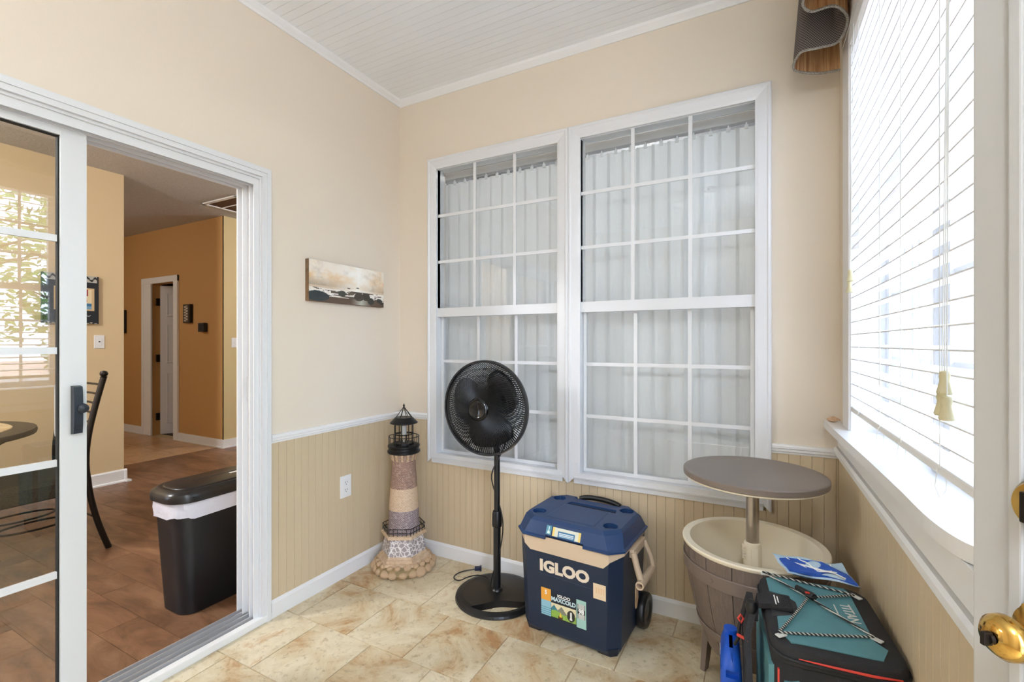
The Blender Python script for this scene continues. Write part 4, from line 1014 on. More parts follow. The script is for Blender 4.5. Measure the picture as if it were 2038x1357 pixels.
cord = bez((0.03, 0.02, 0.82), (0.07, 0.03, 0.74), (-0.02, -0.04, 0.66), (-0.024, -0.012, 0.58), 10) + bez((-0.024, -0.012, 0.58), (-0.024, 0.01, 0.5), (0.03, 0.0, 0.45), (0.033, 0.0, 0.36), 10)[1:] + bez((0.033, 0, 0.36), (0.034, 0.0, 0.22), (-0.026, -0.02, 0.12), (-0.028, -0.012, 0.05), 10)[1:] + bez((-0.028, -0.012, 0.05), (-0.06, 0.06, 0.042), (-0.15, 0.12, 0.04), (-0.205, 0.03, 0.030), 8)[1:] + bez((-0.205, 0.03, 0.03), (-0.235, 0.0, 0.006), (-0.30, 0.03, 0.004), (-0.30, 0.075, 0.004), 8)[1:] + bez((-0.30, 0.075, 0.004), (-0.30, 0.12, 0.004), (-0.27, 0.14, 0.006), (-0.235, 0.165, 0.010), 8)[1:]
MB().tube(cord, 0.0032, 6).build('power_cord', M['black'], fan, smooth=True)
pg = MB().box((-0.016, -0.011, -0.009), (0.016, 0.011, 0.009), bev=0.004).box((0.014, -0.014, -0.012), (0.022, 0.014, 0.012), bev=0.003)
pg.xf(Matrix.Translation((-0.222, 0.173, 0.014)) @ Matrix.Rotation(radians(32), 4, 'Z')).build('plug', mat('navy_plug', (28, 34, 66), 0.4), fan)

# ---- rolling hard cooler
ck = empty('hard_cooler', (-0.688, 1.988, 0), radians(-4.5), 'navy and tan rolling hard cooler with a blue lid', 'cooler')
ck.scale = (1.02, 1.02, 1.0)
M['navy'] = mat('navy_plastic', (22, 38, 60), 0.42, bump=0.05, bscale=300)
M['navydk'] = mat('dark_navy_plastic', (22, 32, 48), 0.5)
M['tan'] = mat('tan_plastic', (206, 184, 156), 0.5)
M['lidblue'] = mat('blue_lid_plastic', (28, 58, 100), 0.4)
def oct(w, d, c, z, cy=0): 
    return [(w / 2, -d / 2 + c + cy, z), (w / 2, d / 2 - c + cy, z), (w / 2 - c, d / 2 + cy, z), (-w / 2 + c, d / 2 + cy, z), (-w / 2, d / 2 - c + cy, z), (-w / 2, -d / 2 + c + cy, z), (-w / 2 + c, -d / 2 + cy, z), (w / 2 - c, -d / 2 + cy, z)]
MB().loft([oct(0.425, 0.335, 0.045, 0.018), oct(0.435, 0.345, 0.045, 0.03), oct(0.462, 0.366, 0.045, 0.40), oct(0.464, 0.368, 0.045, 0.43)]).build('body', M['navy'], ck)
for sx in (-1, 1):
    MB().loft([oct(0.09, 0.30, 0.02, 0.0), oct(0.10, 0.325, 0.03, 0.02), oct(0.105, 0.335, 0.03, 0.035)]).xf(Matrix.Translation((sx * 0.158, -0.003, 0))).build('foot', M['navydk'], ck)
def fy(z): return -(0.345 + (z - 0.03) * (0.021 / 0.37)) / 2
bandz = [(-0.228, 0.43), (-0.228, 0.418), (-0.175, 0.362), (0.150, 0.362), (0.186, 0.38), (0.186, 0.43)]
bandz = [(-0.188, 0.43), (-0.188, 0.385), (-0.160, 0.362), (0.165, 0.362), (0.188, 0.385), (0.188, 0.43)]
MB().loft([[(x, fy(z) - 0.003, z) for x, z in bandz], [(x, fy(z) + 0.004, z) for x, z in bandz]]).build('tan_front_band', M['tan'], ck)
for sx in (-1, 1):
    q = [(0.186, -0.1855), (0.2345, -0.140), (0.2345, 0.10)]
    pts = [(sx * q[0][0], q[0][1], 0.386), (sx * q[1][0], q[1][1], 0.410), (sx * q[1][0], q[1][1], 0.43), (sx * q[0][0], q[0][1], 0.43)]
    off = Vector((sx * 0.01, 0.01, 0))
    MB().loft([pts, [Vector(p) - Vector((sx * 0.012, -0.012, 0)) for p in pts]]).build('tan_corner_band', M['tan'], ck)
    pts = [(sx * 0.2345, -0.14, 0.410), (sx * 0.2345, 0.12, 0.410), (sx * 0.2345, 0.12, 0.43), (sx * 0.2345, -0.14, 0.43)]
    MB().loft([pts, [Vector(p) - Vector((sx * 0.014, 0, 0)) for p in pts]]).build('tan_side_band', M['tan'], ck)
lid = MB().loft([oct(0.478, 0.392, 0.05, 0.424), oct(0.484, 0.398, 0.05, 0.427), oct(0.484, 0.398, 0.05, 0.433), oct(0.470, 0.384, 0.05, 0.438), oct(0.440, 0.345, 0.055, 0.486), oct(0.415, 0.320, 0.055, 0.500)]).build('lid', M['lidblue'], ck)
c_ = MB()
for sx in (-1, 1):
    for sy in (-1, 1):
        c_.lathe([(0.030, 0.482), (0.031, 0.51)], 24, (sx * 0.163, sy * 0.100 + 0.002, 0)); 
c_.loft([[(-0.095, 0.052, 0.450), (0.125, 0.052, 0.450), (0.120, 0.080, 0.450), (-0.090, 0.080, 0.450)], [(-0.105, 0.046, 0.52), (0.135, 0.046, 0.52), (0.125, 0.086, 0.52), (-0.095, 0.086, 0.52)]])
c_.box((-0.085, -0.25, 0.415), (0.085, -0.178, 0.441)); c_.box((-0.10, 0.135, 0.40), (0.12, 0.25, 0.56))
bool_diff(lid, c_)
MB().box((-0.094, 0.072, 0.451), (0.122, 0.0795, 0.4935)).box((-0.094, 0.053, 0.451), (0.122, 0.079, 0.453)).build('slot_shade', M['navydk'], lid)  # dark trough set in so the slot looks deep and shaded
MB().loft([[(x, y, 0.499) for x, y in ((-0.115, -0.145), (0.115, -0.145), (0.11, 0.04), (-0.11, 0.04))], [(x, y, 0.5015) for x, y in ((-0.105, -0.138), (0.105, -0.138), (0.10, 0.038), (-0.10, 0.038))]]).build('lid_pad', M['lidblue'], lid)
MB().tube(bez((-0.085, 0.165, 0.492), (-0.06, 0.175, 0.510), (0.07, 0.175, 0.510), (0.11, 0.165, 0.492), 12), 0.012, 10).tube([(-0.085, 0.165, 0.492), (-0.085, 0.165, 0.10)], 0.008, 8).tube([(0.11, 0.165, 0.492), (0.11, 0.165, 0.10)], 0.008, 8).build('tow_handle', M['black'], ck, smooth=True)
# lid labels on the sloped front face
def lidframe(x): return frame((x, -0.1835, 0.4605), (1, 0, 0), (0, 0.0195, 0.048))
def lab1(u, v): return (214, 232, 226) if abs(u - 0.5) < 0.12 + 0.12 * (v < 0.4) and 0.12 < v < 0.88 else (88, 146, 166)
def lab2(u, v):
    if u < 0.09 or u > 0.91: return (232, 206, 120)
    if abs(u - 0.5) < 0.31 and v < 0.66: return (52, 112, 150) if not (0.1 < v < 0.58 and int(v * 12) % 2 and abs(u - 0.5) < 0.27) else (206, 224, 230)
    return (214, 216, 200)
printed('thermometer_label', 0.024, 0.036, 12, 18, lab1, lidframe(-0.072) @ Matrix.Translation((0, 0.002, 0.0008)), M['print_gloss'], lid)
printed('care_label', 0.125, 0.036, 50, 18, lab2, lidframe(0.008) @ Matrix.Translation((0, 0.0, 0.0008)), M['print_gloss'], lid)
# front lettering and labels
def ff(x, z): return frame((x, fy(z) - 0.0006, z), (1, 0, 0), (0, -0.0284, 1))
M['cream_ink'] = mat('cream_lettering', (224, 208, 186), 0.5)
text('logo_lettering', 'IGLOO', 0.064, ff(-0.006, 0.303), M['cream_ink'], ck, 0.001, 1.10, 0.0032, 1.02)
MB().loft([[(-0.135, fy(0.335) - 0.0003, 0.335), (-0.115, fy(0.268) - 0.0003, 0.268), (0.145, fy(0.262) - 0.0003, 0.262), (0.145, fy(0.2635) - 0.0003, 0.2635), (-0.1145, fy(0.2695) - 0.0003, 0.2695), (-0.1335, fy(0.335) - 0.0003, 0.335)], [(-0.135, fy(0.335) + 0.002, 0.335), (-0.115, fy(0.268) + 0.002, 0.268), (0.145, fy(0.262) + 0.002, 0.262), (0.145, fy(0.2635) + 0.002, 0.2635), (-0.1145, fy(0.2695) + 0.002, 0.2695), (-0.1335, fy(0.335) + 0.002, 0.335)]]).build('embossed_line', mat('scuffed_blue', (52, 72, 96), 0.6), ck)
def left_l(u, v):
    if v > 0.56:
        return (232, 164, 66)
    if v < 0.32 and int(v * 26) % 2: return (86, 140, 160)
    return (142, 190, 206)
def mid_l(u, v):
    if v > 0.60 or v < 0.06: return (26, 36, 46)
    du, dv_ = (u - 0.80) * 1.35, (v - 0.30)
    if du * du + dv_ * dv_ < 0.045:
        return (236, 236, 230) if abs(du) < 0.035 + (0.03 if dv_ < -0.08 else 0) and abs(dv_) < 0.15 else (44, 44, 42)
    if abs(u - 0.38) < 0.05 * (0.34 - v) / 0.2 and 0.14 < v < 0.34: return (236, 196, 70)
    if abs(u - 0.38) < 0.09 and v < 0.16: return (96, 60, 34)
    if v < 0.30 + 0.05 * sin(u * 9): return (140, 176, 78)
    if v < 0.54 - abs(u - 0.12) * 1.2: return (62, 128, 140)
    if v < 0.54 - abs(u - 0.42) * 1.1: return (130, 132, 118)
    return (226, 216, 176)
def right_l(u, v):
    if 0.12 < u < 0.88 and 0.32 < v < 0.86:
        return (38, 38, 38) if 0.50 < v < 0.68 else ((196, 196, 190) if 0.2 < u < 0.8 else (140, 140, 136))
    return (160, 200, 188)
printed('promo_label_left', 0.046, 0.116, 10, 40, left_l, ff(-0.089, 0.152), M['print_gloss'], ck)
mp_ = printed('promo_label_centre', 0.112, 0.112, 60, 60, mid_l, ff(-0.009, 0.145), M['print_gloss'], ck)
rp_ = printed('promo_label_right', 0.042, 0.116, 20, 40, right_l, ff(0.070, 0.146), M['print_gloss'], ck)
M['ink_w'] = mat('white_ink', (240, 240, 236), 0.5); M['ink_d'] = mat('dark_ink', (40, 44, 48), 0.5)
def ft(nm, s, size, x, z, mm, sx=1.0, bold=0.0006): text(nm, s, size, ff(x, z) @ Matrix.Translation((0, 0, 0.0006)), mm, ck, 0.0002, sx, bold)
ft('label_lettering', 'IGLOO', 0.017, -0.007, 0.1915, M['ink_w'], 1.1)
ft('label_lettering', 'MAXCOLD', 0.0235, -0.009, 0.1735, mat('pale_blue_ink', (206, 228, 232), 0.5), 0.96, 0.0010)
ft('label_number', '98', 0.026, 0.070, 0.156, M['ink_w'], 0.9, 0.0012)
ft('label_number', '5', 0.024, -0.089, 0.192, M['ink_w'], 1.0, 0.0008)
ft('label_lettering', '58 L', 0.009, 0.070, 0.098, M['ink_d'], 1.0, 0.0002) if False else None
def sq_l(u, v): return (216, 176, 132) if (0.2 < u < 0.85 and 0.35 < v < 0.75 and int(u * 14) % 2) else (222, 198, 164)
printed('price_sticker', 0.052, 0.062, 14, 16, sq_l, ff(0.148, 0.262), M['print'], ck)
# wheels and side handles
wh_ = MB().lathe([(0.02, -0.018), (0.068, -0.018), (0.074, -0.010), (0.074, 0.010), (0.068, 0.018), (0.045, 0.018), (0.040, 0.012), (0.02, 0.014)], 32).xf(Matrix.Rotation(pi / 2, 4, 'Y')).mesh('wheel'); wh_.materials.append(M['black']); wh_.shade_smooth()
cpm = MB().lathe([(0, -0.012), (0.022, -0.012), (0.022, 0.012), (0, 0.014)], 20).xf(Matrix.Rotation(pi / 2, 4, 'Y')).mesh('wheel_hub'); cpm.materials.append(M['navydk'])
for sx in (-1, 1):
    w_ = link('wheel', wh_, None, ck, loc=(sx * 0.236, 0.115, 0.074)); link('wheel_hub', cpm, None, w_)
for sx in (1,):
    h = MB()
    h.box((sx * 0.232, -0.075, 0.378), (sx * 0.252, 0.085, 0.412), bev=0.004)
    h.tube([(sx * 0.246, -0.068, 0.40), (sx * 0.262, -0.068, 0.34), (sx * 0.280, -0.068, 0.285)], [0.013, 0.0125, 0.014], 10)
    h.tube([(sx * 0.246, 0.075, 0.40), (sx * 0.275, 0.075, 0.34), (sx * 0.285, 0.075, 0.295)], [0.011, 0.010, 0.011], 10)
    ho = h.build('side_handle', M['tan'], ck, smooth=True)
    g = MB(); ring = []
    for rr2, yy in ((0.0165, -0.10), (0.0165, 0.08)): ring.append([(sx * 0.281 + rr2 * cos(a), yy, 0.287 + rr2 * sin(a)) for a in [2 * pi * k / 16 for k in range(16)]])
    inn = [[(sx * 0.281 + 0.0115 * cos(a), yy, 0.287 + 0.0115 * sin(a)) for a in [2 * pi * k / 16 for k in range(16)]] for yy in (-0.10, -0.05)]
    g.loft([inn[1], inn[0], ring[0], ring[1]]); g.build('grip_tube', M['tan'], ho, smooth=True)
tgp = [(-0.055, 0.275), (-0.018, 0.272), (-0.020, 0.215), (-0.028, 0.200), (-0.036, 0.186), (-0.050, 0.188), (-0.056, 0.21), (-0.053, 0.24)]
tg = MB().loft([[(0.262, y - 0.04, z) for y, z in tgp], [(0.264, y - 0.04, z) for y, z in tgp]]); tg.xf(Matrix.Translation((0, 0, 0))).build('torn_cardboard_tag', mat('torn_cardboard', (178, 138, 96), 0.9, rgb2=(210, 182, 146), nscale=25), ck)

# ---- cool-bar side table
cbx, cby = -0.012, 1.85
sb = empty('cooler_side_table', (cbx, cby, 0), radians(8), 'round brown raised-top side table with a barrel-shaped ice bucket', 'side table')
M['taupe'] = mat('taupe_plastic', (122, 108, 100), 0.5, rgb2=(108, 94, 86), nscale=4, stretch=(40, 40, 2), bump=0.25, bscale=6)
M['taupe2'] = mat('taupe_band_plastic', (122, 108, 100), 0.48)
M['cream'] = mat('cream_plastic', (240, 231, 211), 0.45)
BP = [(0.155, 0.185), (0.168, 0.21), (0.186, 0.27), (0.207, 0.34), (0.226, 0.42), (0.238, 0.49), (0.243, 0.54), (0.244, 0.582)]
nst = 16
for k in range(nst):
    a0, a1 = 2 * pi * k / nst + 0.006, 2 * pi * (k + 1) / nst - 0.006
    rings = []
    for r, z in BP:
        rings.append([(r * cos(a0 + (a1 - a0) * j / 4), r * sin(a0 + (a1 - a0) * j / 4), z) for j in range(5)] + [((r - 0.008) * cos(a1 + (a0 - a1) * j / 4), (r - 0.008) * sin(a1 + (a0 - a1) * j / 4), z) for j in range(5)])
    MB().loft(rings).build('stave', M['taupe'], sb, smooth=True)
MB().lathe([(0.0, 0.183), (0.150, 0.183), (0.162, 0.21), (0.180, 0.27), (0.201, 0.34), (0.220, 0.42), (0.232, 0.49), (0.237, 0.54), (0.238, 0.58)], 48, cap=False).build('bucket_shell', mat('stave_gap', (66, 56, 52), 0.7), sb, smooth=True)
MB().lathe([(0.2395, 0.478), (0.2425, 0.480), (0.2465, 0.525), (0.2445, 0.528)], 64, cap=False).build('upper_hoop', M['taupe2'], sb, smooth=True)
MB().lathe([(0.186, 0.262), (0.190, 0.264), (0.1985, 0.292), (0.196, 0.294)], 64, cap=False).build('lower_hoop', M['taupe2'], sb, smooth=True)
for k in range(12):
    a = 2 * pi * k / 12 + 0.35
    MB().lathe([(0, 0), (0.009, 0), (0.008, 0.003), (0, 0.0035)], 14).xf(Matrix.Translation((0.2435 * cos(a), 0.2435 * sin(a), 0.503)) @ Matrix.Rotation(a, 4, 'Z') @ Matrix.Rotation(pi / 2, 4, 'Y')).build('rivet', M['taupe2'], sb, smooth=True)
MB().lathe([(0.244, 0.574), (0.248, 0.578), (0.249, 0.586), (0.246, 0.590), (0.222, 0.588), (0.218, 0.583), (0.205, 0.45), (0.180, 0.34), (0.165, 0.30), (0.0, 0.295)], 64, cap=False).build('ice_liner', M['cream'], sb, smooth=True)
for k in range(4):
    a = radians(148 + 90 * k)
    rings = []
    for r, z, w_, d_ in ((0.165, 0.34, 0.030, 0.016), (0.168, 0.26, 0.028, 0.018), (0.182, 0.13, 0.022, 0.014), (0.195, 0.0, 0.016, 0.011)):
        cx, cy = r * cos(a), r * sin(a); tx, ty = -sin(a), cos(a)
        rings.append([(cx + tx * w_ * u + cos(a) * d_ * v, cy + ty * w_ * u + sin(a) * d_ * v, z) for u, v in ((-1, -1), (1, -1), (1, 0.6), (0.6, 1), (-0.6, 1), (-1, 0.6))])
    MB().loft(rings).build('leg', M['taupe2'], sb)
MB().tube([(0, 0, 0.30), (0, 0, 0.822)], 0.0225, 28).build('column', mat('satin_silver', (190, 182, 172), 0.3, 0.9), sb, smooth=True)
gc = MB().lathe([(0.024, 0.29), (0.033, 0.295), (0.031, 0.50), (0.031, 0.565), (0.0285, 0.585), (0.024, 0.588)], 28).build('clamp_sleeve', M['cream'], sb, smooth=True)
for z in (0.528, 0.538, 0.548, 0.558, 0.568): MB().box((-0.036, -0.022, z), (-0.026, 0.008, z + 0.004)).build('grip_rib', M['cream'], gc)
MB().box((-0.008, -0.036, 0.50), (0.016, -0.026, 0.575), bev=0.004).build('clamp_tab', M['cream'], gc)
TR = 0.2455
sb.scale = (0.935, 0.935, 0.935)
MB().lathe([(0, 0.832), (TR - 0.002, 0.832), (TR, 0.834), (TR, 0.851), (TR - 0.003, 0.854), (TR - 0.020, 0.854), (TR - 0.022, 0.8532), (0, 0.8532)], 72).build('table_top', mat('brown_table_top', (122, 110, 102), 0.42, bump=0.06, bscale=250), sb, smooth=True)
MB().lathe([(0, 0.820), (TR - 0.02, 0.820), (TR - 0.006, 0.826), (TR - 0.006, 0.832), (0, 0.832)], 64).build('top_underside', M['cream'], sb, smooth=True)

# ---- soft wheeled cooler
bgx, bgy = 0.1445, 1.372
bag = empty('soft_cooler_bag', (bgx, bgy, 0), radians(5), 'teal and black soft cooler bag with bungee cords on its lid', 'bag')
M['bagblk'] = mat('black_nylon', (32, 32, 36), 0.75, bump=0.3, bscale=400)
M['teal'] = mat('teal_coated_fabric', (82, 134, 142), 0.55, rgb2=(76, 126, 136), nscale=20)
M['red'] = mat('red_piping', (206, 62, 50), 0.5)
M['greytab'] = mat('pale_grey_webbing', (206, 206, 202), 0.6)
bag.scale = (1.05, 1.05, 0.9435)
bw_, bd_ = 0.238, 0.335
MB().loft([[(x, y, z) for x, y in rrect(bw_ * s, bd_ * s, 0.045, 5)] for s, z in ((0.90, 0.012), (0.97, 0.03), (1.0, 0.25), (1.0, 0.555), (0.99, 0.575))]).build('bag_body', M['bagblk'], bag, smooth=True)
lidb = MB().loft([[(x, y, z) for x, y in rrect(bw_ * s, bd_ * s, 0.048, 5)] for s, z in ((0.99, 0.572), (1.02, 0.577), (1.025, 0.598), (1.0, 0.611), (0.9, 0.617))]).build('bag_lid', M['bagblk'], bag, smooth=True)
def zz(x, y): return 0.6165
tp = [(-0.103, 0.135), (-0.085, 0.150), (0.075, 0.150), (0.082, 0.13), (0.078, -0.08), (0.095, -0.105), (0.075, -0.148), (-0.085, -0.150), (-0.104, -0.115), (-0.100, -0.055), (-0.062, -0.035), (-0.050, 0.0), (-0.050, 0.03), (-0.070, 0.055), (-0.103, 0.065)]
MB().loft([[(x, y, 0.612) for x, y in tp], [(x, y, 0.619) for x, y in tp]]).build('teal_top_panel', M['teal'], lidb)
hex_ = [(-0.108, -0.055), (-0.062, -0.035), (-0.050, 0.0), (-0.050, 0.03), (-0.070, 0.055), (-0.108, 0.060)]
MB().loft([[(x, y, 0.612) for x, y in hex_], [(x, y, 0.6185) for x, y in hex_]]).build('rubber_patch', mat('charcoal_rubber', (52, 52, 56), 0.7), lidb)
gp = MB().box((-0.112, -0.030, 0.619), (-0.062, 0.036, 0.631), bev=0.004).loft([[(-0.108, -0.026, 0.62), (-0.108, 0.030, 0.62), (-0.108, 0.030, 0.632), (-0.108, -0.026, 0.632)], [(-0.135, -0.024, 0.612), (-0.135, 0.026, 0.612), (-0.135, 0.026, 0.626), (-0.135, -0.024, 0.626)], [(-0.146, -0.022, 0.575), (-0.146, 0.022, 0.575), (-0.136, 0.022, 0.575), (-0.136, -0.022, 0.575)]]).build('lid_grip', M['bagblk'], lidb, smooth=True)
dm = MB().lathe([(0, 0), (0.0018, 0), (0.0016, 0.001), (0, 0.001)], 8).mesh('grip_dimple'); dm.materials.append(M['dark'])
for i in range(3):
    for j in range(5): link('grip_dimple', dm, None, gp, loc=(-0.080 + i * 0.006, -0.020 + j * 0.011, 0.631))
for k, (a, b) in enumerate(((-0.022, 0.030), (-0.012, 0.026))): MB().box((-0.099 + k * 0.006, a, 0.631), (-0.0965 + k * 0.006, b - 0.008, 0.6316)).build('grip_mark', M['ink_w'], gp)
# bungee
mbn = bpy.data.materials.new('black_white_bungee'); mbn.use_nodes = True; nt = mbn.node_tree; b = nt.nodes['Principled BSDF']; b.inputs['Roughness'].default_value = 0.7
tc = nt.nodes.new('ShaderNodeTexCoord'); wv_ = nt.nodes.new('ShaderNodeTexWave'); wv_.inputs['Scale'].default_value = 55; wv_.bands_direction = 'DIAGONAL'
nt.links.new(tc.outputs['Object'], wv_.inputs['Vector']); r = nt.nodes.new('ShaderNodeValToRGB'); r.color_ramp.interpolation = 'CONSTANT'
r.color_ramp.elements[0].color = lin((26, 26, 28)); r.color_ramp.elements[1].position = 0.62; r.color_ramp.elements[1].color = lin((196, 196, 190))
nt.links.new(wv_.outputs['Fac'], r.inputs['Fac']); nt.links.new(r.outputs[0], b.inputs['Base Color'])
A_, B_, C_, D_, E_ = (-0.108, 0.160, 0.624), (0.090, 0.115, 0.624), (0.080, -0.070, 0.624), (-0.106, -0.130, 0.624), (-0.020, 0.048, 0.630)
for p, q in ((A_, B_), (A_, E_), (B_, E_), (E_, C_), (E_, D_), (D_, C_)):
    p, q = Vector(p), Vector(q); mid = (p + q) / 2 + Vector((0.002, -0.003, -0.0015))
    MB().tube(bez(p, p.lerp(mid, 0.6), q.lerp(mid, 0.6), q, 10), 0.0028, 8).build('bungee_cord', mbn, lidb, smooth=True)
for p, ang in ((A_, 20), (B_, -50), (C_, -40), (D_, 40)):
    MB().box((-0.011, -0.006, -0.004), (0.011, 0.006, -0.001), bev=0.0006).xf(Matrix.Translation(Vector(p) + Vector((0.004, -0.004, -0.001))) @ Matrix.Rotation(radians(ang), 4, 'Z')).build('corner_tab', M['greytab'], lidb)
tgm = MB().tube([(-0.040, 0.078, 0.636), (-0.022, 0.052, 0.637), (-0.010, 0.036, 0.637)], [0.007, 0.0085, 0.009], 10).sphere((-0.016, 0.045, 0.637), 0.012, 12, 8, (1, 1.2, 0.7)).build('cord_toggle', M['black'], lidb, smooth=True)
MB().box((-0.028, 0.038, 0.6435), (-0.019, 0.042, 0.6465)).build('toggle_mark', M['red'], tgm)
TM = frame((0.058, 0.022, 0.6195), (0.06, -1, 0), (1, 0.06, 0))
text('lettering', 'TITAN', 0.030, TM, M['greytab'], lidb, 0.0004, 0.95, 0.0004)
MB().box((0.032, -0.006, 0.619), (0.0345, 0.052, 0.6196)).build('lettering_underline', M['greytab'], lidb)
# zip line, front pocket, side panels
zp = [(x * 1.0, y, 0.590) for x, y in rrect(bw_ * 1.03, bd_ * 1.03, 0.048, 6)]
MB().tube(zp, 0.004, 6, closed=True).build('zip_tape', M['bagblk'], bag, smooth=True)
MB().tube([(-0.075, -0.1745, 0.598), (-0.02, -0.1765, 0.598), (0.05, -0.1765, 0.598), (0.10, -0.168, 0.597)], [0.001, 0.0024, 0.003, 0.0015], 8).build('red_zip', M['red'], bag, smooth=True)
fp = [(-0.10, 0.12), (0.10, 0.12), (0.10, 0.46), (0.07, 0.50), (-0.02, 0.51), (-0.075, 0.545), (-0.10, 0.53)]
MB().loft([[(x, -0.160, z) for x, z in fp], [(x * 0.97, -0.182, 0.325 + (z - 0.325) * 0.97) for x, z in fp]]).build('front_pocket', M['teal'], bag)
MB().box((-0.113, -0.173, 0.525), (-0.110, -0.166, 0.562)).build('red_tag', M['red'], bag)
lp = [(-0.14, 0.10), (0.145, 0.10), (0.145, 0.55), (-0.14, 0.55)]
MB().loft([[(-0.112, y, z) for y, z in lp], [(-0.126, y * 0.96, 0.325 + (z - 0.325) * 0.97) for y, z in lp]]).build('side_panel', M['teal'], bag)
for y0, dx in ((-0.03, 0.0), (0.025, 0.002)):
    rings = []
    for (x, y, z, hw) in ((-0.146, y0 + 0.03, 0.60, 0.018), (-0.160, y0 + 0.01, 0.55, 0.022), (-0.158, y0 - 0.02, 0.42, 0.024), (-0.152, y0 - 0.05, 0.25, 0.022), (-0.140, y0 - 0.06, 0.10, 0.018)):
        rings.append([(x - dx - 0.007, y - hw, z), (x - dx - 0.009, y, z), (x - dx - 0.007, y + hw, z), (x - dx + 0.007, y + hw, z), (x - dx + 0.007, y - hw, z)])
    MB().loft(rings).build('shoulder_strap', M['bagblk'], bag, smooth=True)
MB().lathe([(0, 0), (0.011, 0.002), (0.014, 0.018), (0.010, 0.032), (0, 0.036)], 14, (-0.150, -0.012, 0.590)).build('strap_buckle', M['black'], bag, smooth=True)
MB().tube([(-0.172, 0.012, 0.565), (-0.178, 0.010, 0.555), (-0.172, 0.006, 0.545), (-0.166, 0.010, 0.556)], 0.003, 6, closed=True).tube([(-0.180, -0.01, 0.520), (-0.168, -0.03, 0.527), (-0.158, -0.045, 0.531)], 0.004, 6).build('red_cord', M['red'], bag, smooth=True)
MB().tube([(-0.173, 0.008, 0.548), (-0.176, 0.004, 0.53), (-0.178, 0.0, 0.505), (-0.186, 0.012, 0.478)], 0.004, 8).build('cord_tail', M['black'], bag, smooth=True)
MB().tube([(-0.045, -0.188, 0.505), (-0.042, -0.196, 0.49), (-0.038, -0.194, 0.465), (-0.035, -0.186, 0.455)], 0.003, 6).build('zip_pull', M['alu'], bag, smooth=True)
for sx in (-1, 1): MB().cyl((sx * 0.085 - 0.012, 0.14, 0.035), (sx * 0.085 + 0.012, 0.14, 0.035), 0.035, 20).build('bag_wheel', M['black'], bag)
for sx in (-1, 1): MB().box((sx * 0.08 - 0.012, -0.145, 0), (sx * 0.08 + 0.012, -0.12, 0.02)).build('bag_foot', M['black'], bag)

# ---- clear pouch with blue wrap
pch = empty('mask_pouch', (0.140, 1.568, 0.592), radians(6), 'clear pale-blue pouch holding folded blue and white masks on the bag', 'pouch')
M['pouchp'] = mat('pale_blue_film', (158, 190, 214), 0.22, rgb2=(186, 208, 224), nscale=25, bump=0.4, bscale=50)
M['royal'] = mat('royal_blue_cloth', (34, 76, 166), 0.6, rgb2=(44, 92, 186), nscale=20)
pch.scale = (0.97, 0.74, 1.0)
PC = [(-0.066, -0.045), (0.112, -0.060), (0.085, 0.060), (-0.098, 0.062)]
def pz(x, y): return 0.011 + 0.004 * sin(x * 55 + y * 30) + 0.003 * sin(y * 90 - x * 40) + 0.25 * max(0, y + 0.01)
def pgrid(off, inset):
    out = []
    for j in range(13):
        for i in range(21):
            u, v = i / 20, j / 12
            u2, v2 = inset + (1 - 2 * inset) * u, inset + (1 - 2 * inset) * v
            x = (PC[0][0] * (1 - u2) + PC[1][0] * u2) * (1 - v2) + (PC[3][0] * (1 - u2) + PC[2][0] * u2) * v2
            y = (PC[0][1] * (1 - u2) + PC[1][1] * u2) * (1 - v2) + (PC[3][1] * (1 - u2) + PC[2][1] * u2) * v2
            e = min(u, 1 - u, v, 1 - v) * 8
            out.append((x, y, pz(x, y) + off * min(1, e) - 0.004))
    return out
nv = 13 * 21
Vp = pgrid(0.005, 0.0) + pgrid(-0.005, 0.0)
Fp = [(j * 21 + i, j * 21 + i + 1, (j + 1) * 21 + i + 1, (j + 1) * 21 + i) for j in range(12) for i in range(20)]
Fp = Fp + [tuple(nv + k for k in reversed(f)) for f in Fp]
me = bpy.data.meshes.new('film'); me.from_pydata(Vp, [], Fp); link('film', me, M['pouchp'], pch, smooth=True)
pi_ = [(-0.080, 0.030), (-0.055, 0.046), (-0.02, 0.044), (0.03, 0.034), (0.090, 0.0), (0.102, -0.052), (0.03, -0.047), (-0.062, -0.036)]
MB().loft([[(x, y, pz(x, y) - 0.002) for x, y in pi_], [(x, y, pz(x, y) + 0.0035) for x, y in pi_]]).build('blue_mask', M['royal'], pch)
wl_ = [(-0.028, 0.018), (0.05, -0.010), (0.048, -0.020), (-0.02, 0.006)]
MB().loft([[(x, y, pz(x, y) + 0.002) for x, y in wl_], [(x, y, pz(x, y) + 0.0052) for x, y in wl_]]).build('white_label', M['ink_w'], pch)
for q in (((-0.06, 0.04), (-0.02, 0.0), (0.0, -0.03), (0.06, -0.01)), ((-0.03, 0.045), (0.0, 0.0), (0.02, -0.03), (0.075, -0.045)), ((0.05, 0.03), (0.06, -0.02), (0.03, -0.02), (-0.03, -0.005))):
    MB().tube([(p.x, p.y, pz(p.x, p.y) + 0.0065) for p in bez((*q[0], 0), (*q[1], 0), (*q[2], 0), (*q[3], 0), 14)], 0.0016, 6).build('ear_loop', M['ink_w'], pch, smooth=True)

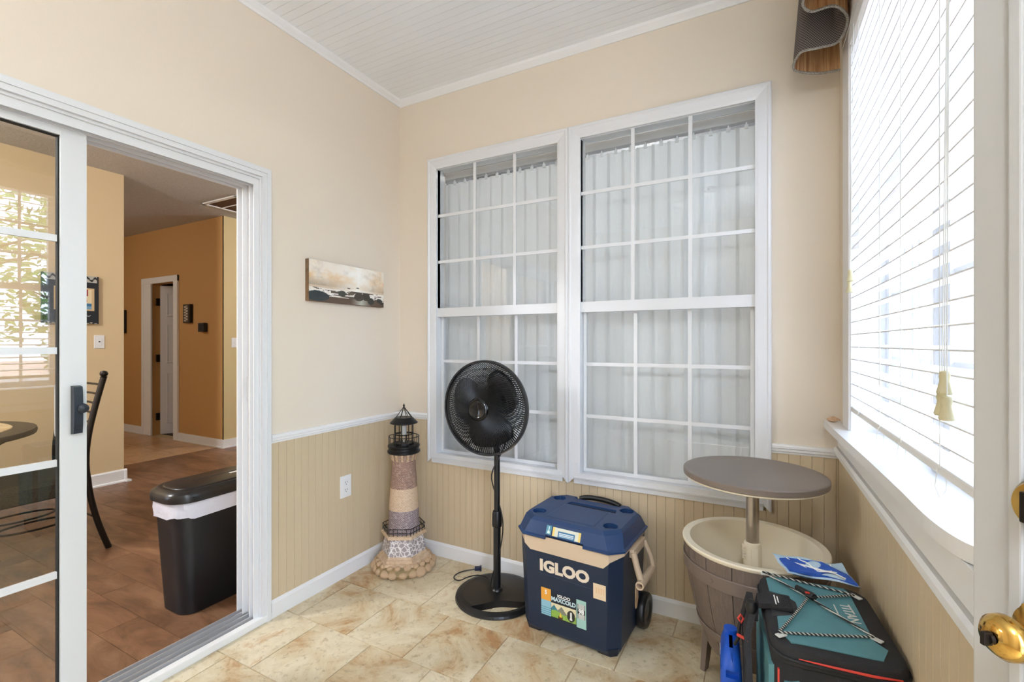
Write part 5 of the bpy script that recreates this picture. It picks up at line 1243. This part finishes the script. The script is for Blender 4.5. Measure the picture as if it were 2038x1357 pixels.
# ---- blue plastic jug
jg = empty('blue_jug', (-0.066, 1.49, 0), radians(4), 'bright blue ribbed plastic jug tucked left of the cooler bag', 'jug')
M['jug'] = mat('bright_blue_plastic', (22, 84, 196), 0.4)
jg.scale = (1.0, 1.0, 0.815)
jb_ = MB().loft([[(x, y, z) for x, y in rrect(0.055 * s, 0.18 * s2, 0.02, 4)] for s, s2, z in ((0.9, 0.95, 0.0), (1, 1, 0.01), (1, 1, 0.40), (0.92, 0.95, 0.44), (0.7, 0.72, 0.475), (0.55, 0.55, 0.485))]).build('jug_body', M['jug'], jg, smooth=True)
c_ = MB()
for z in (0.21, 0.26, 0.31, 0.36, 0.41): c_.box((-0.05, -0.07, z), (-0.018, 0.02, z + 0.022)); c_.box((-0.014, -0.12, z), (0.018, -0.075, z + 0.022))
bool_diff(jb_, c_)
MB().lathe([(0, 0.48), (0.018, 0.48), (0.018, 0.5), (0, 0.502)], 20, (0, 0.03, 0)).build('jug_cap', M['jug'], jg, smooth=True)
MB().box((-0.0285, 0.035, 0.39), (-0.027, 0.06, 0.415)).build('jug_label', M['ink_w'], jg)

# ---- shell on the sill
sh = empty('seashell', (0.262, 2.155, 0.948), radians(20), 'tiny tan seashell on the far end of the window sill', 'shell')
mb = MB(); rings = []
for j in range(9):
    t = j / 8; r = 0.0125 * sin(pi * (0.12 + 0.8 * t)) + 0.001
    rings.append([(-0.02 + 0.04 * t, r * cos(a) * (1 + 0.12 * cos(5 * a)), 0.011 + r * 0.85 * sin(a)) for a in [2 * pi * k / 20 for k in range(20)]])
mb.loft(rings).build('shell_body', mat('tan_shell', (190, 150, 112), 0.4, rgb2=(224, 196, 166), nscale=60), sh, smooth=True)
MB().tube([(0.018, 0, 0.011), (0.023, 0.002, 0.009), (0.025, 0.0, 0.006)], [0.004, 0.003, 0.001], 8).build('shell_tip', M['lhstone'], sh, smooth=True)

# ---- woven valance over the right window
va = empty('window_valance', (0.29, 1.45, 2.24), 0, 'grey-brown woven valance gathered at the top of the right window', 'valance')
mv = bpy.data.materials.new('woven_valance_fabric'); mv.use_nodes = True; nt = mv.node_tree; b = nt.nodes['Principled BSDF']; b.inputs['Roughness'].default_value = 0.9
tc = nt.nodes.new('ShaderNodeTexCoord'); uvn = tc.outputs['UV']
ck_ = nt.nodes.new('ShaderNodeTexChecker'); ck_.inputs['Scale'].default_value = 1.0; ck_.inputs['Color1'].default_value = lin((126, 112, 100)); ck_.inputs['Color2'].default_value = lin((54, 52, 60))
nt.links.new(uvn, ck_.inputs['Vector']); nt.links.new(ck_.outputs[0], b.inputs['Base Color'])
bp = nt.nodes.new('ShaderNodeBump'); bp.inputs['Strength'].default_value = 0.6; bp.inputs['Distance'].default_value = 0.003; nt.links.new(ck_.outputs['Fac'], bp.inputs['Height']); nt.links.new(bp.outputs['Normal'], b.inputs['Normal'])
M['lining'] = mat('striped_brown_lining', (150, 100, 62), 0.85, rgb2=(202, 160, 112), nscale=8, stretch=(14, 14, 0.6))
M['edging'] = mat('pale_valance_edging', (176, 172, 160), 0.9, rgb2=(110, 104, 98), nscale=300, contrast=(0.4, 0.6))
def ribbon(path, zt, zb, name, parent, thick=0.004, flare=1.0):
    # path: list of (x, y, zbottom); makes outer fabric, lining and edging
    n = len(path); nz = 10
    vs, fs, uv = [], [], []
    L = 0
    Ls = [0]
    for i in range(1, n):
        L += math.hypot(path[i][0] - path[i - 1][0], path[i][1] - path[i - 1][1]); Ls.append(L)
    def grid(off):
        out = []
        for i in range(n):
            d = Vector((path[min(i + 1, n - 1)][0] - path[max(i - 1, 0)][0], path[min(i + 1, n - 1)][1] - path[max(i - 1, 0)][1], 0)).normalized()
            nn = Vector((-d.y, d.x, 0))
            col = []
            for j in range(nz + 1):
                t = j / nz; z = path[i][2] + (zt - path[i][2]) * t
                k = flare + (1 - flare) * t
                col.append((path[i][0] * (1 - t * 0.25) + (-0.06) * t * 0.25 + nn.x * off, path[i][1] + nn.y * off, z))
            out.append(col)
        return out
    for nm, off, mm in ((name, 0.0, mv), ('lining', thick, M['lining'])):
        g = grid(off); me = bpy.data.meshes.new(nm)
        V_ = [p for c in g for p in c]; F_ = [(i * (nz + 1) + j, (i + 1) * (nz + 1) + j, (i + 1) * (nz + 1) + j + 1, i * (nz + 1) + j + 1) for i in range(n - 1) for j in range(nz)]
        me.from_pydata(V_, [], F_); ul = me.uv_layers.new(name='UVMap')
        for p in me.polygons:
            for li_ in p.loop_indices:
                vi = me.loops[li_].vertex_index; i, j = divmod(vi, nz + 1); ul.data[li_].uv = (Ls[i] / 0.0045, V_[vi][2] / 0.0045)
        link(nm, me, mm, parent, smooth=True)
    g = grid(thick / 2); MB().tube([c[0] for c in g], 0.0045, 6).build('edging', M['edging'], parent, smooth=True)
# local coords: x is negative into the room
path = []
keys = [(-0.012, 0.66, 2.235), (-0.08, 0.655, 2.238), (-0.165, 0.60, 2.245), (-0.15, 0.52, 2.262), (-0.09, 0.52, 2.264), (-0.035, 0.53, 2.275), (-0.018, 0.47, 2.31), (-0.06, 0.42, 2.335), (-0.125, 0.43, 2.345), (-0.155, 0.37, 2.35), (-0.11, 0.31, 2.362), (-0.05, 0.32, 2.372), (-0.03, 0.26, 2.39), (-0.07, 0.21, 2.40), (-0.13, 0.20, 2.41), (-0.14, 0.14, 2.40), (-0.12, 0.05, 2.38), (-0.135, -0.08, 2.36), (-0.12, -0.2, 2.355), (-0.135, -0.32, 2.37), (-0.12, -0.42, 2.39), (-0.14, -0.5, 2.36), (-0.11, -0.56, 2.32), (-0.02, -0.58, 2.3)]
for i in range(len(keys) - 1):
    p0 = Vector(keys[max(i - 1, 0)]); p1 = Vector(keys[i]); p2 = Vector(keys[i + 1]); p3 = Vector(keys[min(i + 2, len(keys) - 1)])
    for k in range(7):
        t = k / 7; path.append(tuple(0.5 * ((2 * p1) + (-p0 + p2) * t + (2 * p0 - 5 * p1 + 4 * p2 - p3) * t * t + (-p0 + 3 * p1 - 3 * p2 + p3) * t ** 3)))
path = [(x, y, z - 2.2) for x, y, z in path]
ribbon(path, 0.40, 0, 'woven_fabric', va)
MB().box((-0.13, -0.60, 0.395), (-0.002, 0.67, 0.42)).build('mounting_board', M['white'], va)

# ================================================================= OUTDOORS (seen through the right window and in reflections)
gd = st(MB().box((-14, -40, -0.5), (60, 40, -0.45)).build('ground', mat('leaf_litter_ground', (196, 164, 146), 0.95, rgb2=(160, 132, 112), nscale=2.5)), 'pinkish leaf-strewn yard outside the right window', 'ground')
st(MB().box((0.86, -2.6, -0.45), (2.9, 3.4, -0.05)).build('deck', mat('pale_deck_boards', (206, 200, 192), 0.7, rgb2=(184, 178, 170), nscale=5)), 'pale deck outside the right window', 'deck')
rl_ = empty('deck_railing', (2.85, 0.4, -0.05), 0, 'white deck railing outside the right window', 'railing')
MB().box((-0.03, -2.95, 0.90), (0.03, 2.95, 0.95)).build('top_rail', V, rl_); MB().box((-0.02, -2.95, 0.10), (0.02, 2.95, 0.14)).build('bottom_rail', V, rl_)
bm_ = MB().box((-0.014, -0.014, 0.12), (0.014, 0.014, 0.92)).mesh('baluster'); bm_.materials.append(V)
pm_ = MB().box((-0.045, -0.045, 0.0), (0.045, 0.045, 1.02)).loft([[(-0.055, -0.055, 1.02), (0.055, -0.055, 1.02), (0.055, 0.055, 1.02), (-0.055, 0.055, 1.02)], [(-0.005, -0.005, 1.06), (0.005, -0.005, 1.06), (0.005, 0.005, 1.06), (-0.005, 0.005, 1.06)]]).mesh('rail_post'); pm_.materials.append(V)
for k in range(45): link('baluster', bm_, None, rl_, loc=(0, -2.86 + k * 0.13, 0))
for k in range(4): link('rail_post', pm_, None, rl_, loc=(0, -2.93 + k * 1.953, 0))
M['leaf'] = mat('tree_leaves', (96, 138, 60), 0.6, rgb2=(150, 180, 96), nscale=1.5)
M['bark'] = mat('tree_bark', (112, 92, 76), 0.9)
def tree(x, y, h, r, label, seed):
    rg = random.Random(seed)
    t = empty('tree', (x, y, -0.45), 0, label, 'tree', 'trees in the yard')
    tr = MB().tube([(0, 0, 0), (0.05, 0.03, h * 0.4), (-0.04, 0.08, h * 0.75), (0, 0, h)], [0.16, 0.13, 0.09, 0.03], 10)
    for k in range(7):
        a = rg.uniform(0, 6.28); z = h * rg.uniform(0.35, 0.85); tr.tube([(0, 0.04, z), (cos(a) * r * 0.4, sin(a) * r * 0.4, z + 0.4), (cos(a) * r * 0.8, sin(a) * r * 0.8, z + 0.7)], [0.05, 0.035, 0.012], 6)
    tr.build('trunk', M['bark'], t, smooth=True)
    vs, fs = [], []
    for k in range(2600):
        a = rg.uniform(0, 6.28); q = rg.random() ** 0.5; zz_ = rg.uniform(0.22, 1.05)
        rr3 = r * q * (1.05 - abs(zz_ - 0.6) * 1.1); c = Vector((cos(a) * rr3, sin(a) * rr3, h * zz_))
        u = Vector((rg.uniform(-1, 1), rg.uniform(-1, 1), rg.uniform(-0.6, 0.6))).normalized(); w = u.orthogonal().normalized(); s = rg.uniform(0.07, 0.14)
        i = len(vs); vs += [c - u * s, c + w * s * 0.5, c + u * s, c - w * s * 0.5]; fs.append((i, i + 1, i + 2, i + 3))
    me = bpy.data.meshes.new('foliage'); me.from_pydata(vs, [], fs); o = link('foliage', me, M['leaf'], t); o['kind'] = 'stuff'
tree(7.0, 4.4, 5.5, 1.5, 'leafy green tree beyond the railing, far left through the right window', 1)
tree(7.5, 0.9, 6.0, 1.6, 'leafy green tree straight out beyond the deck railing', 2)
tree(7.0, -2.6, 5.0, 1.5, 'shorter leafy tree beyond the railing near the entry door', 3)
tree(11.5, 3.2, 8.0, 2.2, 'tall leafy tree farthest back in the yard', 4)
